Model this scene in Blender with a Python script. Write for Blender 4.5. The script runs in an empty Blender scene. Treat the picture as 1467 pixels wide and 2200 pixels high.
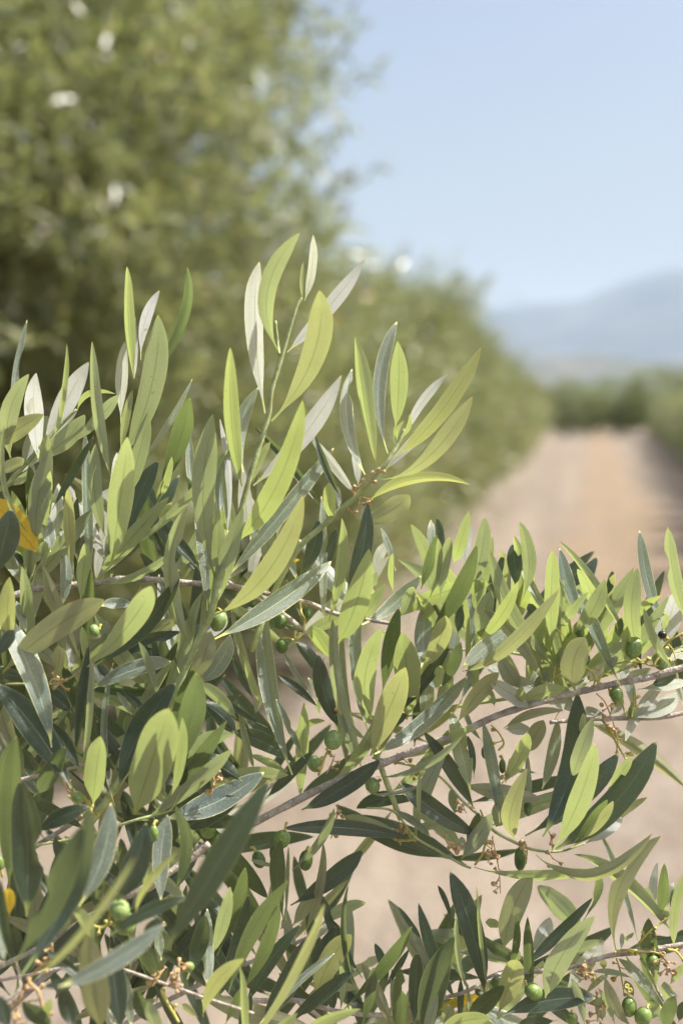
import bpy, bmesh, math, random
import numpy as np
from mathutils import Vector, Matrix, noise

S = bpy.context.scene
COL = S.collection
R = math.radians

# ------------------------------------------------------------------ camera
CAM_H = 1.5
PITCH = R(4.12)
cam_d = bpy.data.cameras.new('camera')
cam_d.sensor_fit = 'VERTICAL'
cam_d.sensor_height = 36.0
cam_d.lens = 50.0
cam_d.clip_start = 0.02
cam_d.clip_end = 30000
cam_d.dof.use_dof = True
cam_d.dof.focus_distance = 0.55
cam_d.dof.aperture_fstop = 7.0
cam_d.dof.aperture_blades = 0
cam = bpy.data.objects.new('camera', cam_d)
COL.objects.link(cam)
cam.location = (0, 0, CAM_H)
cam.rotation_euler = (R(90) - PITCH, 0, 0)
S.camera = cam

# ------------------------------------------------------------------ sky, sun, exposure
PSI = math.atan(547 / (50.0 / 36.0 * 2200.0))      # the path runs this far to the right of the view axis
SUN_AZ, SUN_EL = R(90), R(56)                       # azimuth from +Y towards +X
SUN = Vector((math.sin(SUN_AZ) * math.cos(SUN_EL), math.cos(SUN_AZ) * math.cos(SUN_EL), math.sin(SUN_EL)))
W = bpy.data.worlds.new('World')
S.world = W
W.use_nodes = True
nt = W.node_tree
bg = nt.nodes['Background']
sky = nt.nodes.new('ShaderNodeTexSky')
sky.sky_type = 'NISHITA'
sky.sun_disc = False
sky.sun_elevation = SUN_EL
sky.sun_rotation = SUN_AZ
sky.air_density = 1.0
sky.dust_density = 7.0
sky.ozone_density = 1.5
nt.links.new(sky.outputs[0], bg.inputs[0])
bg.inputs[1].default_value = 0.108
sl = bpy.data.lights.new('sun', 'SUN')
sl.energy = 5.0
sl.angle = R(0.5)
sl.color = (1.0, 0.95, 0.87)
sun = bpy.data.objects.new('sun', sl)
COL.objects.link(sun)
sun.location = (0, 0, 30)
sun.rotation_euler = SUN.to_track_quat('Z', 'Y').to_euler()
S.view_settings.view_transform = 'Standard'
S.view_settings.look = 'None'
S.view_settings.gamma = 1.0
S.view_settings.exposure = 0.92
S.cycles.use_denoising = True
S.cycles.max_bounces = 8
S.cycles.diffuse_bounces = 4
S.cycles.transmission_bounces = 6
S.cycles.transparent_max_bounces = 8
S.cycles.volume_bounces = 1
S.cycles.sample_clamp_indirect = 6.0

# ------------------------------------------------------------------ node helpers
def mat(name):
    m = bpy.data.materials.new(name)
    m.use_nodes = True
    t = m.node_tree
    t.nodes.clear()
    out = t.nodes.new('ShaderNodeOutputMaterial')
    return m, t, out

def nd(t, kind, **kw):
    n = t.nodes.new(kind)
    for k, v in kw.items():
        setattr(n, k, v)
    return n

def lk(t, a, b):
    t.links.new(a, b)

def setin(t, sock, v):
    if hasattr(v, 'is_linked') or hasattr(v, 'links'):
        lk(t, v, sock)
    else:
        sock.default_value = v

def math_n(t, op, a, b=0.0, c=0.0, clamp=False):
    n = nd(t, 'ShaderNodeMath', operation=op, use_clamp=clamp)
    setin(t, n.inputs[0], a); setin(t, n.inputs[1], b); setin(t, n.inputs[2], c)
    return n.outputs[0]

def mixc(t, f, a, b, blend='MIX'):
    n = nd(t, 'ShaderNodeMix', data_type='RGBA', blend_type=blend)
    setin(t, n.inputs[0], f)
    setin(t, n.inputs[6], (*a, 1) if isinstance(a, tuple) and len(a) == 3 else a)
    setin(t, n.inputs[7], (*b, 1) if isinstance(b, tuple) and len(b) == 3 else b)
    return n.outputs[2]

def ramp(t, f, stops):
    n = nd(t, 'ShaderNodeValToRGB')
    e = n.color_ramp.elements
    while len(e) < len(stops):
        e.new(0.5)
    for el, (p, c) in zip(e, stops):
        el.position = p
        el.color = (*c, 1) if len(c) == 3 else c
    lk(t, f, n.inputs[0])
    return n.outputs[0]

def smooth(t, v, lo, hi):
    n = nd(t, 'ShaderNodeMapRange', interpolation_type='SMOOTHSTEP')
    setin(t, n.inputs[0], v)
    n.inputs[1].default_value = lo; n.inputs[2].default_value = hi
    return n.outputs[0]

def noise_n(t, vec, scale, detail=3.0, rough=0.55):
    n = nd(t, 'ShaderNodeTexNoise')
    if vec is not None:
        lk(t, vec, n.inputs['Vector'])
    n.inputs['Scale'].default_value = scale
    n.inputs['Detail'].default_value = detail
    n.inputs['Roughness'].default_value = rough
    return n.outputs[0]

def principled(t, col, rough=0.6, spec=0.5):
    p = nd(t, 'ShaderNodeBsdfPrincipled')
    setin(t, p.inputs['Base Color'], (*col, 1) if isinstance(col, tuple) and len(col) == 3 else col)
    setin(t, p.inputs['Roughness'], rough)
    p.inputs['Specular IOR Level'].default_value = spec
    return p

# ------------------------------------------------------------------ materials
def leaf_material(name, up, up2, under, trans, vein_under, edge, tipc, fac_up=0.20, fac_un=0.36):
    m, t, out = mat(name)
    uv = nd(t, 'ShaderNodeUVMap').outputs[0]
    sx = nd(t, 'ShaderNodeSeparateXYZ'); lk(t, uv, sx.inputs[0])
    ux, vy = sx.outputs[0], sx.outputs[1]
    tc = nd(t, 'ShaderNodeTexCoord')
    oi = nd(t, 'ShaderNodeObjectInfo')
    geo = nd(t, 'ShaderNodeNewGeometry')
    back = geo.outputs['Backfacing']
    a = math_n(t, 'ABSOLUTE', math_n(t, 'SUBTRACT', ux, 0.5))
    vein = math_n(t, 'SUBTRACT', 1.0, smooth(t, a, 0.012, 0.05))
    vein = math_n(t, 'MULTIPLY', vein, math_n(t, 'SUBTRACT', 1.0, smooth(t, vy, 0.70, 0.97)))
    edgem = smooth(t, a, 0.462, 0.497)
    tipm = smooth(t, vy, 0.968, 0.995)
    petm = math_n(t, 'SUBTRACT', 1.0, smooth(t, vy, 0.06, 0.13))
    # side veins
    sv = math_n(t, 'ADD', math_n(t, 'MULTIPLY', vy, 24.0), math_n(t, 'MULTIPLY', a, -14.0))
    sv = math_n(t, 'POWER', math_n(t, 'ABSOLUTE', math_n(t, 'SINE', math_n(t, 'MULTIPLY', sv, math.pi))), 8.0)
    sp = noise_n(t, tc.outputs['Object'], 2100.0, 2.0)
    big = noise_n(t, tc.outputs['Object'], 70.0, 3.0)
    rnd = oi.outputs['Random']
    # upper side
    cu = mixc(t, big, up, up2)
    cu = mixc(t, smooth(t, sp, 0.50, 0.72), cu, tuple(min(1, 1.6 * x + 0.035) for x in up2))
    cu = mixc(t, math_n(t, 'MULTIPLY', vein, 0.42), cu, (0.20, 0.24, 0.13))
    cu = mixc(t, math_n(t, 'MULTIPLY', sv, 0.06), cu, (0.2, 0.26, 0.14))
    # lower side
    cl = mixc(t, smooth(t, sp, 0.35, 0.7), under, tuple(min(1, 1.25 * x) for x in under))
    cl = mixc(t, math_n(t, 'MULTIPLY', smooth(t, big, 0.45, 0.75), 0.25), cl, (0.24, 0.22, 0.10))
    cl = mixc(t, math_n(t, 'MULTIPLY', vein, 0.55), cl, vein_under)
    c = mixc(t, back, cu, cl)
    c = mixc(t, math_n(t, 'MULTIPLY', edgem, 0.55), c, edge)
    c = mixc(t, math_n(t, 'MULTIPLY', petm, 0.8), c, (0.32, 0.36, 0.10))
    c = mixc(t, tipm, c, tipc)
    # small blemishes
    bl = noise_n(t, tc.outputs['Object'], 330.0, 3.0)
    c = mixc(t, math_n(t, 'MULTIPLY', smooth(t, bl, 0.69, 0.75), 0.65), c, (0.10, 0.075, 0.035))
    hs = nd(t, 'ShaderNodeHueSaturation')
    lk(t, c, hs.inputs['Color'])
    setin(t, hs.inputs['Hue'], math_n(t, 'ADD', 0.488, math_n(t, 'MULTIPLY', rnd, 0.02)))
    setin(t, hs.inputs['Value'], math_n(t, 'ADD', 0.85, math_n(t, 'MULTIPLY', rnd, 0.3)))
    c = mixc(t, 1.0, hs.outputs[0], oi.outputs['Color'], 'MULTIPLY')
    tr = mixc(t, big, trans, tuple(x * 0.72 for x in trans))
    tr = mixc(t, math_n(t, 'MULTIPLY', vein, 0.45), tr, tuple(x * 0.35 for x in trans))
    tr = mixc(t, math_n(t, 'MULTIPLY', sv, 0.10), tr, tuple(x * 0.6 for x in trans))
    tr = mixc(t, math_n(t, 'MULTIPLY', edgem, 0.5), tr, (0.75, 0.72, 0.25))
    tr = mixc(t, tipm, tr, tipc)
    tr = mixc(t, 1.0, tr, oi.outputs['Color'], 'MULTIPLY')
    rough = math_n(t, 'ADD', 0.33, math_n(t, 'MULTIPLY', back, 0.40))
    p = principled(t, c, rough, 0.6)
    bmp = nd(t, 'ShaderNodeBump')
    bmp.inputs['Strength'].default_value = 0.45
    bmp.inputs['Distance'].default_value = 0.0004
    h = math_n(t, 'ADD', math_n(t, 'MULTIPLY', sp, 0.7), math_n(t, 'MULTIPLY', vein, -1.2))
    h = math_n(t, 'ADD', h, math_n(t, 'MULTIPLY', sv, -0.2))
    lk(t, h, bmp.inputs['Height'])
    lk(t, bmp.outputs[0], p.inputs['Normal'])
    tb = nd(t, 'ShaderNodeBsdfTranslucent')
    lk(t, tr, tb.inputs['Color'])
    mx = nd(t, 'ShaderNodeMixShader')
    setin(t, mx.inputs[0], math_n(t, 'ADD', fac_up, math_n(t, 'MULTIPLY', back, fac_un - fac_up)))
    lk(t, p.outputs[0], mx.inputs[1]); lk(t, tb.outputs[0], mx.inputs[2])
    lk(t, mx.outputs[0], out.inputs[0])
    return m

M_LEAF = leaf_material('olive_leaf', (0.018, 0.030, 0.021), (0.028, 0.044, 0.032), (0.265, 0.285, 0.220),
                       (0.52, 0.61, 0.20), (0.20, 0.26, 0.09), (0.40, 0.42, 0.16), (0.52, 0.47, 0.15))
M_YELLOW = leaf_material('yellow_olive_leaf', (0.66, 0.42, 0.03), (0.74, 0.50, 0.04), (0.72, 0.50, 0.06),
                         (0.95, 0.70, 0.05), (0.55, 0.40, 0.08), (0.6, 0.45, 0.08), (0.45, 0.25, 0.06))

def bark_material(name, c1, c2, c3, scale, bump=0.6, rough=0.85):
    m, t, out = mat(name)
    tc = nd(t, 'ShaderNodeTexCoord').outputs['Object']
    n1 = noise_n(t, tc, scale, 5.0)
    n2 = noise_n(t, tc, scale * 3.3, 3.0)
    c = ramp(t, n1, [(0.32, c1), (0.52, c2), (0.72, c3)])
    c = mixc(t, math_n(t, 'MULTIPLY', n2, 0.4), c, c1)
    p = principled(t, c, rough, 0.25)
    b = nd(t, 'ShaderNodeBump'); b.inputs['Strength'].default_value = bump
    b.inputs['Distance'].default_value = 0.6 / scale
    lk(t, n2, b.inputs['Height']); lk(t, b.outputs[0], p.inputs['Normal'])
    lk(t, p.outputs[0], out.inputs[0])
    return m

M_WOOD = bark_material('grey_twig_bark', (0.26, 0.21, 0.16), (0.46, 0.41, 0.35), (0.62, 0.58, 0.52), 240.0)
M_SHOOT = bark_material('green_shoot_bark', (0.26, 0.30, 0.12), (0.38, 0.43, 0.19), (0.48, 0.52, 0.29), 300.0, 0.25, 0.6)
M_STALK = bark_material('yellow_stalk', (0.36, 0.32, 0.08), (0.50, 0.45, 0.12), (0.58, 0.50, 0.20), 300.0, 0.2, 0.6)
M_DRY = bark_material('dried_flower', (0.40, 0.25, 0.11), (0.57, 0.40, 0.20), (0.70, 0.56, 0.36), 500.0, 0.5, 0.9)
M_TRUNK = bark_material('olive_trunk_bark', (0.06, 0.05, 0.04), (0.15, 0.125, 0.10), (0.26, 0.23, 0.19), 14.0, 0.9)

def olive_material():
    m, t, out = mat('green_olive_skin')
    tc = nd(t, 'ShaderNodeTexCoord').outputs['Object']
    n1 = noise_n(t, tc, 300.0, 2.0)
    n2 = noise_n(t, tc, 1400.0, 1.0)
    oi = nd(t, 'ShaderNodeObjectInfo')
    c = ramp(t, n1, [(0.3, (0.13, 0.205, 0.045)), (0.7, (0.21, 0.30, 0.075))])
    c = mixc(t, math_n(t, 'MULTIPLY', smooth(t, n2, 0.58, 0.66), 0.45), c, (0.42, 0.50, 0.22))
    c = mixc(t, 1.0, c, oi.outputs['Color'], 'MULTIPLY')
    p = principled(t, c, 0.38, 0.5)
    p.inputs['Subsurface Weight'].default_value = 0.15
    p.inputs['Subsurface Radius'].default_value = (0.002, 0.003, 0.001)
    lk(t, p.outputs[0], out.inputs[0])
    return m
M_OLIVE = olive_material()

def crown_material(name, c_lo, c_hi, trans, fac=0.35):
    m, t, out = mat(name)
    geo = nd(t, 'ShaderNodeNewGeometry')
    rnd = geo.outputs['Random Per Island']
    back = geo.outputs['Backfacing']
    up = ramp(t, rnd, [(0.0, c_lo), (0.55, c_hi), (0.93, (c_hi[0] * 1.5, c_hi[1] * 1.3, c_hi[2] * 1.1)), (0.994, (0.34, 0.17, 0.04))])
    un = ramp(t, math_n(t, 'FRACT', math_n(t, 'MULTIPLY', rnd, 7.31)), [(0.0, (0.10, 0.12, 0.055)), (0.65, (0.20, 0.22, 0.12)), (1.0, (0.37, 0.38, 0.28))])
    c = mixc(t, back, up, un)
    p = principled(t, c, 0.36, 0.55)
    tb = nd(t, 'ShaderNodeBsdfTranslucent'); tb.inputs[0].default_value = (*trans, 1)
    mx = nd(t, 'ShaderNodeMixShader'); mx.inputs[0].default_value = fac
    lk(t, p.outputs[0], mx.inputs[1]); lk(t, tb.outputs[0], mx.inputs[2])
    lk(t, mx.outputs[0], out.inputs[0])
    return m
M_CROWN = crown_material('olive_foliage', (0.030, 0.044, 0.018), (0.150, 0.170, 0.090), (0.46, 0.52, 0.17), 0.26)
M_CROWN_FAR = crown_material('backlit_tone_foliage', (0.04, 0.06, 0.03), (0.10, 0.12, 0.06), (0.36, 0.42, 0.11))  # end row's backlit shade put into the foliage colour

def ground_material():
    m, t, out = mat('dry_soil')
    pos = nd(t, 'ShaderNodeNewGeometry').outputs['Position']
    mp = nd(t, 'ShaderNodeMapping'); lk(t, pos, mp.inputs[0])
    mp.inputs['Rotation'].default_value = (0, 0, PSI)              # x = across the path, y = along it
    s = nd(t, 'ShaderNodeSeparateXYZ'); lk(t, mp.outputs[0], s.inputs[0])
    n0 = noise_n(t, pos, 0.35, 3.0)
    n1 = noise_n(t, pos, 2.2, 5.0)
    n2 = noise_n(t, pos, 14.0, 5.0, 0.65)
    soil = ramp(t, n1, [(0.3, (0.155, 0.125, 0.096)), (0.5, (0.209, 0.175, 0.142)), (0.72, (0.26, 0.226, 0.192))])
    soil = mixc(t, math_n(t, 'MULTIPLY', smooth(t, n2, 0.5, 0.7), 0.35), soil, (0.32, 0.28, 0.245))
    soil = mixc(t, math_n(t, 'MULTIPLY', smooth(t, n2, 0.50, 0.3), 0.5), soil, (0.22, 0.17, 0.13))
    st = nd(t, 'ShaderNodeMapping'); lk(t, mp.outputs[0], st.inputs[0])
    st.inputs['Scale'].default_value = (2.6, 0.10, 1.0)             # long wheel and rake marks
    n3 = noise_n(t, st.outputs[0], 1.0, 4.0, 0.6)
    soil = mixc(t, math_n(t, 'MULTIPLY', smooth(t, n3, 0.48, 0.62), 0.40), soil, (0.30, 0.252, 0.20))
    soil = mixc(t, math_n(t, 'MULTIPLY', smooth(t, n3, 0.47, 0.36), 0.45), soil, (0.175, 0.14, 0.11))
    lat = math_n(t, 'ADD', s.outputs[0], math_n(t, 'MULTIPLY', math_n(t, 'SUBTRACT', n0, 0.5), 1.6))
    strip = smooth(t, math_n(t, 'ABSOLUTE', math_n(t, 'SUBTRACT', lat, 0.25)), 0.85, 0.25)
    strip = math_n(t, 'MULTIPLY', strip, smooth(t, s.outputs[1], 6.0, 12.0))
    strip = math_n(t, 'MULTIPLY', strip, smooth(t, n1, 0.25, 0.6))
    c = mixc(t, math_n(t, 'MULTIPLY', strip, 0.75), soil, (0.26, 0.19, 0.12))
    p = principled(t, c, 0.95, 0.1)
    b = nd(t, 'ShaderNodeBump'); b.inputs['Strength'].default_value = 0.8; b.inputs['Distance'].default_value = 0.06
    lk(t, n2, b.inputs['Height']); lk(t, b.outputs[0], p.inputs['Normal'])
    lk(t, p.outputs[0], out.inputs[0])
    return m

def simple_noise_material(name, c1, c2, scale, rough=0.95):
    m, t, out = mat(name)
    pos = nd(t, 'ShaderNodeNewGeometry').outputs['Position']
    n1 = noise_n(t, pos, scale, 5.0, 0.6)
    c = ramp(t, n1, [(0.35, c1), (0.65, c2)])
    p = principled(t, c, rough, 0.1)
    lk(t, p.outputs[0], out.inputs[0])
    return m

# ------------------------------------------------------------------ object helpers
F_PX = 50.0 / 36.0 * 2200.0
RIGHT = Vector((1, 0, 0))
FWD = Vector((0, math.cos(PITCH), -math.sin(PITCH)))
UP = Vector((0, math.sin(PITCH), math.cos(PITCH)))
CAM = Vector((0, 0, CAM_H))

def at(px, py, d):
    """point at distance d (metres along the view axis) that the photograph shows at pixel px, py"""
    return CAM + d * (FWD + RIGHT * ((px - 733.5) / F_PX) + UP * ((1100 - py) / F_PX))

def thing(name, label, cat, loc=(0, 0, 0), group=None, rz=0.0):
    o = bpy.data.objects.new(name, None)
    o.empty_display_size = 0.05
    COL.objects.link(o)
    o.location = loc
    o.rotation_euler = (0, 0, rz)
    o['label'] = label; o['category'] = cat
    if group:
        o['group'] = group
    return o

def link_mesh(name, verts, faces, material, parent=None, smooth_sh=True, uvs=None):
    me = bpy.data.meshes.new(name)
    me.from_pydata(verts, [], faces)
    if uvs is not None:
        ul = me.uv_layers.new(name='UVMap')
        li = np.empty(len(me.loops), dtype=np.int32)
        me.loops.foreach_get('vertex_index', li)
        ul.data.foreach_set('uv', np.asarray(uvs, dtype=np.float32)[li].ravel())
    me.materials.append(material)
    if smooth_sh:
        me.polygons.foreach_set('use_smooth', [True] * len(me.polygons))
    me.update()
    o = bpy.data.objects.new(name, me)
    COL.objects.link(o)
    if parent is not None:
        o.parent = parent
    return o

def catmull(pts, per=6):
    """pts: list of vectors with radius; returns smooth resampled list"""
    P = [np.array(p, dtype=float) for p in pts]
    if len(P) < 3:
        return [P[0] + (P[1] - P[0]) * k / per for k in range(per + 1)]
    P = [2 * P[0] - P[1]] + P + [2 * P[-1] - P[-2]]
    out = []
    for i in range(1, len(P) - 2):
        for k in range(per):
            u = k / per
            a, b, c, d = P[i - 1], P[i], P[i + 1], P[i + 2]
            out.append(0.5 * (2 * b + (c - a) * u + (2 * a - 5 * b + 4 * c - d) * u * u + (3 * b - a - 3 * c + d) * u ** 3))
    out.append(P[-2])
    return out

def tube(pts, per=6, sides=8, verts=None, faces=None, knob=0.0, rng=None):
    """pts: (x,y,z,r); appends to verts/faces"""
    verts = [] if verts is None else verts
    faces = [] if faces is None else faces
    C = catmull(pts, per)
    n0 = len(verts)
    ref = Vector((0.3, 0.2, 0.93))
    for i, c in enumerate(C):
        p = Vector(c[:3])
        q = Vector(C[min(i + 1, len(C) - 1)][:3]) - Vector(C[max(i - 1, 0)][:3])
        q.normalize()
        x = q.cross(ref)
        if x.length < 1e-3:
            x = q.cross(Vector((1, 0, 0)))
        x.normalize(); y = q.cross(x)
        r = max(1e-5, c[3]) * (1 + (knob * (rng.random() - 0.3) if rng else 0))
        for k in range(sides):
            a = 2 * math.pi * k / sides
            verts.append(tuple(p + x * (r * math.cos(a)) + y * (r * math.sin(a))))
    for i in range(len(C) - 1):
        for k in range(sides):
            a = n0 + i * sides + k; b = n0 + i * sides + (k + 1) % sides
            faces.append((a, b, b + sides, a + sides))
    faces.append(tuple(n0 + k for k in range(sides))[::-1])
    faces.append(tuple(n0 + (len(C) - 1) * sides + k for k in range(sides)))
    return verts, faces
# ------------------------------------------------------------------ measured shoots
# every line of a block: base x, base y, tip x, tip y, widest width, look, sideways bow, depth offset in cm
# (positions read off enlarged views of the photograph; TILE gives each view's corner and enlargement)
TILE = {'T1': (0, 450, 2.934), 'T2': (450, 450, 2.934), 'T3': (700, 650, 2.934), 'T4': (0, 850, 2.934),
        'T5': (900, 1050, 2.587), 'T6': (900, 1500, 2.587), 'T7': (400, 1550, 2.587), 'T8': (0, 1200, 2.934),
        'T9': (0, 1700, 2.934), 'T10': (350, 900, 2.934), 'T11': (450, 1250, 2.934), 'T12': (450, 1800, 3.6675),
        'T13': (800, 1800, 3.6675), 'T14': (1067, 1800, 3.6675), 'T15': (300, 1050, 3.6675), 'PX': (0, 0, 1.0)}
# look: t bright backlit underside, m backlit underside, o olive-yellow backlit underside, b underside in shade,
#       w white sunlit underside, s silvery, g grey-green sunlit upper side, d upper side in low light, e backlit upper side, y yellow leaf
SPRIGS = {}

SPRIGS['upper_left'] = dict(depth=0.56, stems=[
    ('green', 'PX', [(-160, 1110, 7), (0, 1051, 7), (34, 1020, 6.5), (78, 973, 6), (126, 918, 5), (165, 880, 3.5)], 0.0),
    ('green', 'T4', [(150, 1260, 10), (225, 1060, 9), (205, 890, 7)], 0.3)],
  leaves='''
@T4
70 395 190 -145 120 m -.10 -.2
100 260 180 -484 52 g -.03 .5
250 420 222 -134 130 w -.03 -.5
250 470 300 240 70 t .02 -.6
160 130 210 15 50 s .0 .3
340 260 430 -338 46 t .06 -.3
250 400 555 -206 150 s -.02 .3
490 95 735 -15 44 t -.2 .1
450 310 745 -10 90 m .04 .2
700 515 588 -350 88 m -.03 -.5
240 400 540 115 130 m .06 -.3
-40 330 280 115 130 b -.03 -.5
200 890 35 185 46 m -.1 -.7
-40 480 155 395 90 b .05 -.2
130 470 300 130 150 s .0 .3
75 520 490 90 60 w .02 .0
60 565 220 450 60 m .05 .1
190 870 205 415 50 s .03 .3
235 990 330 325 145 m -.03 -.2
320 985 258 690 90 g .05 -.4
330 950 370 560 85 s .0 .3
330 720 590 260 68 d .0 .3
225 1060 290 915 60 m .0 .0
''')

SPRIGS['horizontal'] = dict(depth=0.56, stems=[
    ('wood', 'PX', [(-140, 1310, 9), (-20, 1290, 9), (34, 1278, 8.5), (80, 1264, 8), (150, 1257, 8), (204, 1254, 8), (260, 1244, 8), (335, 1246, 8), (402, 1252, 7.5), (462, 1256, 7), (540, 1266, 6.5), (600, 1284, 6)], 0.4),
    ('green', 'T4', [(570, 1195, 15), (690, 1080, 14), (810, 950, 13), (950, 750, 11), (1010, 640, 9), (1030, 600, 5)], -0.1)],
  leaves='''
@T4
575 1150 540 210 76 g -.02 -.4
490 1040 490 640 90 d -.05 .3
665 890 610 300 102 m -.07 .0
462 1130 435 580 80 o -.03 -.1
705 1060 815 243 165 t .0 -.6
800 640 938 100 122 m .03 -.1
690 640 738 360 50 s .0 .3
985 640 1192 20 150 e .0 .0
812 890 1000 410 140 d -.06 .2
890 420 1216 -110 42 g .03 .5
1012 650 1090 380 52 t .05 -.2
990 660 1060 500 30 t -.05 -.1
820 970 1447 325 68 m .04 -.4
600 1190 1085 985 60 m .08 -.2
1260 1100 935 780 92 d .06 .8
1010 800 1085 670 75 t .0 .2
790 940 795 840 34 t .0 -.1
510 1290 550 920 98 t -.02 -.3
215 1430 330 940 95 g -.04 -.2
270 1130 290 915 56 m .0 .1
388 1340 380 820 88 g .05 -.2
325 1350 290 1190 64 t .0 .0
@T1
770 1570 1003 655 168 m .07 -.3
845 1070 810 350 78 t -.03 -.1
850 1060 852 685 46 s .0 .4
890 950 1002 518 84 s -.07 .2
960 1050 1178 373 76 e .09 .0
765 1350 787 838 98 s -.02 .3
760 1574 838 1133 60 m -.02 -.2
@T8
245 -30 -80 -390 190 y .03 -.5
''')

SPRIGS['upright'] = dict(depth=0.545, stems=[
    ('green', 'PX', [(150, 1830, 10), (250, 1690, 10), (330, 1560, 9.5), (372, 1500, 9), (392, 1452, 9), (434, 1357, 8.5), (452, 1322, 9), (478, 1227, 8.5), (497, 1156, 8), (511, 1120, 7.5), (541, 1012, 7), (575, 900, 6.5), (583, 842, 6), (605, 767, 5.5), (634, 668, 4.5), (648, 640, 3.5)], -0.55)],
  leaves='''
@T2
352 1285 303 343 112 w -.05 .2
442 905 573 138 128 m -.15 .1
600 575 650 168 66 w .03 .0
590 580 592 330 30 m -.03 -.1
490 900 977 320 104 w .02 .8
390 1335 700 492 168 o .09 -.3
@T10
497 425 433 -470 120 t -.03 -.1
508 335 608 -205 108 g -.1 .5
570 420 1116 -265 130 s .05 .9
465 775 893 -132 172 t .07 -.3
570 400 682 140 62 m -.05 .5
330 1005 327 -37 150 m -.06 -.4
345 960 352 10 50 s .05 .1
420 730 430 170 98 g -.05 .5
405 740 378 545 42 t .0 .2
405 705 372 290 32 t .0 .4
300 700 175 88 80 g -.07 .9
390 1015 1086 177 132 g .0 .2
320 1240 898 463 158 o .08 -.2
280 1210 205 560 96 g .03 -.1
320 1390 1070 892 158 g .03 -1.0
182 1450 165 535 125 m -.13 -.3
@T8
1170 785 1328 455 135 b .10 -.6
1245 790 1455 480 125 g .10 .2
1212 485 1275 212 62 m -.04 .3
1258 500 1283 250 44 b .04 .2
1190 610 1125 350 112 s -.05 1.4
1240 510 1415 330 110 s .12 .9
1140 740 1005 90 64 g -.03 .4
1150 710 1120 585 76 s .1 1.4
''')

SPRIGS['right_shoot'] = dict(depth=0.56, stems=[
    ('green', 'PX', [(540, 1400, 8), (590, 1270, 8), (640, 1180, 7.5), (702, 1122, 7), (776, 1054, 6.5), (826, 998, 5.5), (853, 957, 5), (868, 922, 4)], 0.1)],
  leaves='''
@T3
327 1050 193 202 110 t .02 -.2
247 1085 166 408 106 g -.09 .4
205 1155 180 915 60 w -.03 .9
390 952 454 112 108 g -.1 .5
437 790 455 236 118 t .02 -.2
432 905 432 780 22 t .0 -.2
508 825 757 458 60 s -.05 .5
432 970 985 272 124 o .05 -.1
365 1062 720 715 54 w .0 .5
345 1115 926 580 146 o .07 -.4
270 1252 914 1138 88 o -.13 .0
205 1400 532 1216 156 b .06 .3
182 1210 -112 825 66 s .03 .0
95 1232 -70 840 58 d -.03 .2
35 1385 25 1130 92 t .0 .4
85 1310 60 1150 44 s .0 .9
474 852 530 700 34 t .1 -.1
450 870 495 740 30 t -.1 -.2
@T10
995 560 570 40 78 d .03 1.0
745 620 722 450 52 g .0 1.2
1150 1120 1287 524 135 d .06 -.4
''')

SPRIGS['middle'] = dict(depth=0.565, stems=[
    ('wood', 'PX', [(460, 1235, 6), (524, 1270, 6), (555, 1290, 6), (609, 1320, 6), (640, 1345, 6), (660, 1365, 5.5)], 0.3),
    ('wood', 'PX', [(600, 1284, 6), (660, 1295, 6), (720, 1318, 6), (780, 1330, 5), (840, 1340, 5)], 0.6),
    ('green', 'PX', [(860, 1760, 7), (830, 1680, 7), (800, 1600, 7), (790, 1575, 7)], -0.2),
    ('green', 'PX', [(660, 1365, 4.5), (634, 1376, 4), (612, 1395, 3.5)], 0.3)],
  leaves='''
@T10
1012 1290 1005 478 64 g .0 -.4
1045 1275 1137 615 80 t .03 -.3
1105 1420 1306 808 165 t .04 -.8
850 1010 980 635 120 d .07 .8
842 1010 790 780 64 g -.03 1.0
725 910 862 886 36 y .0 1.2
1330 955 1417 770 76 s -.05 1.0
1467 960 1378 690 44 g .0 .5
1460 1110 1452 843 40 t -.06 .0
1252 1285 1404 1038 76 t .0 -.1
1310 1110 1352 958 62 t .0 .3
1140 1100 1100 900 70 m .0 .5
1030 940 1090 690 70 d .0 .9
@T15
1282 1090 960 688 108 d .03 .6
1165 735 1090 570 95 d .0 .9
1240 690 1150 420 66 g .0 .6
870 405 1005 190 118 g -.08 1.5
1180 410 1290 440 60 m .1 1.2
@T11
522 1217 348 138 140 g -.06 -1.2
600 1115 425 738 56 g -.03 -.8
935 1085 780 222 100 m -.06 -.3
905 890 836 248 52 g -.03 -.4
1003 962 948 36 100 g -.06 -.6
1022 865 1092 283 150 t -.06 -.3
1085 720 1190 168 128 e .0 .3
1240 870 1222 300 195 t .03 .5
1015 1095 1243 528 175 o .0 -1.0
1040 1085 1634 587 140 g .05 -1.2
1170 860 1510 409 88 d .0 -.9
1335 545 1350 148 130 g .03 .3
1212 215 1287 28 92 m .0 .6
960 270 1335 -42 118 g .04 .2
830 940 690 458 130 d -.06 -.3
765 675 545 378 105 d .06 .5
682 765 455 418 46 g -.03 .2
695 805 428 585 64 d .04 .3
690 840 690 740 30 t .0 .2
540 962 732 872 46 t -.1 .5
345 800 212 448 50 t .04 -.2
330 765 142 172 74 g -.03 .4
285 745 135 433 54 d -.04 .2
290 830 310 740 40 m .0 .5
570 1165 150 943 125 d .07 .2
495 1215 260 1090 64 m .08 .6
765 480 635 280 128 t .0 .5
365 918 -20 658 46 d -.03 .1
275 955 -40 705 64 d .05 .5
150 965 -10 768 110 d .05 .8
290 1205 185 768 52 g -.04 -.6
905 1110 830 830 70 m .0 .2
1000 880 975 420 60 t .0 .5
920 1100 860 880 40 g -.1 .3
1260 830 1140 930 70 d .1 .2
''')

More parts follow.
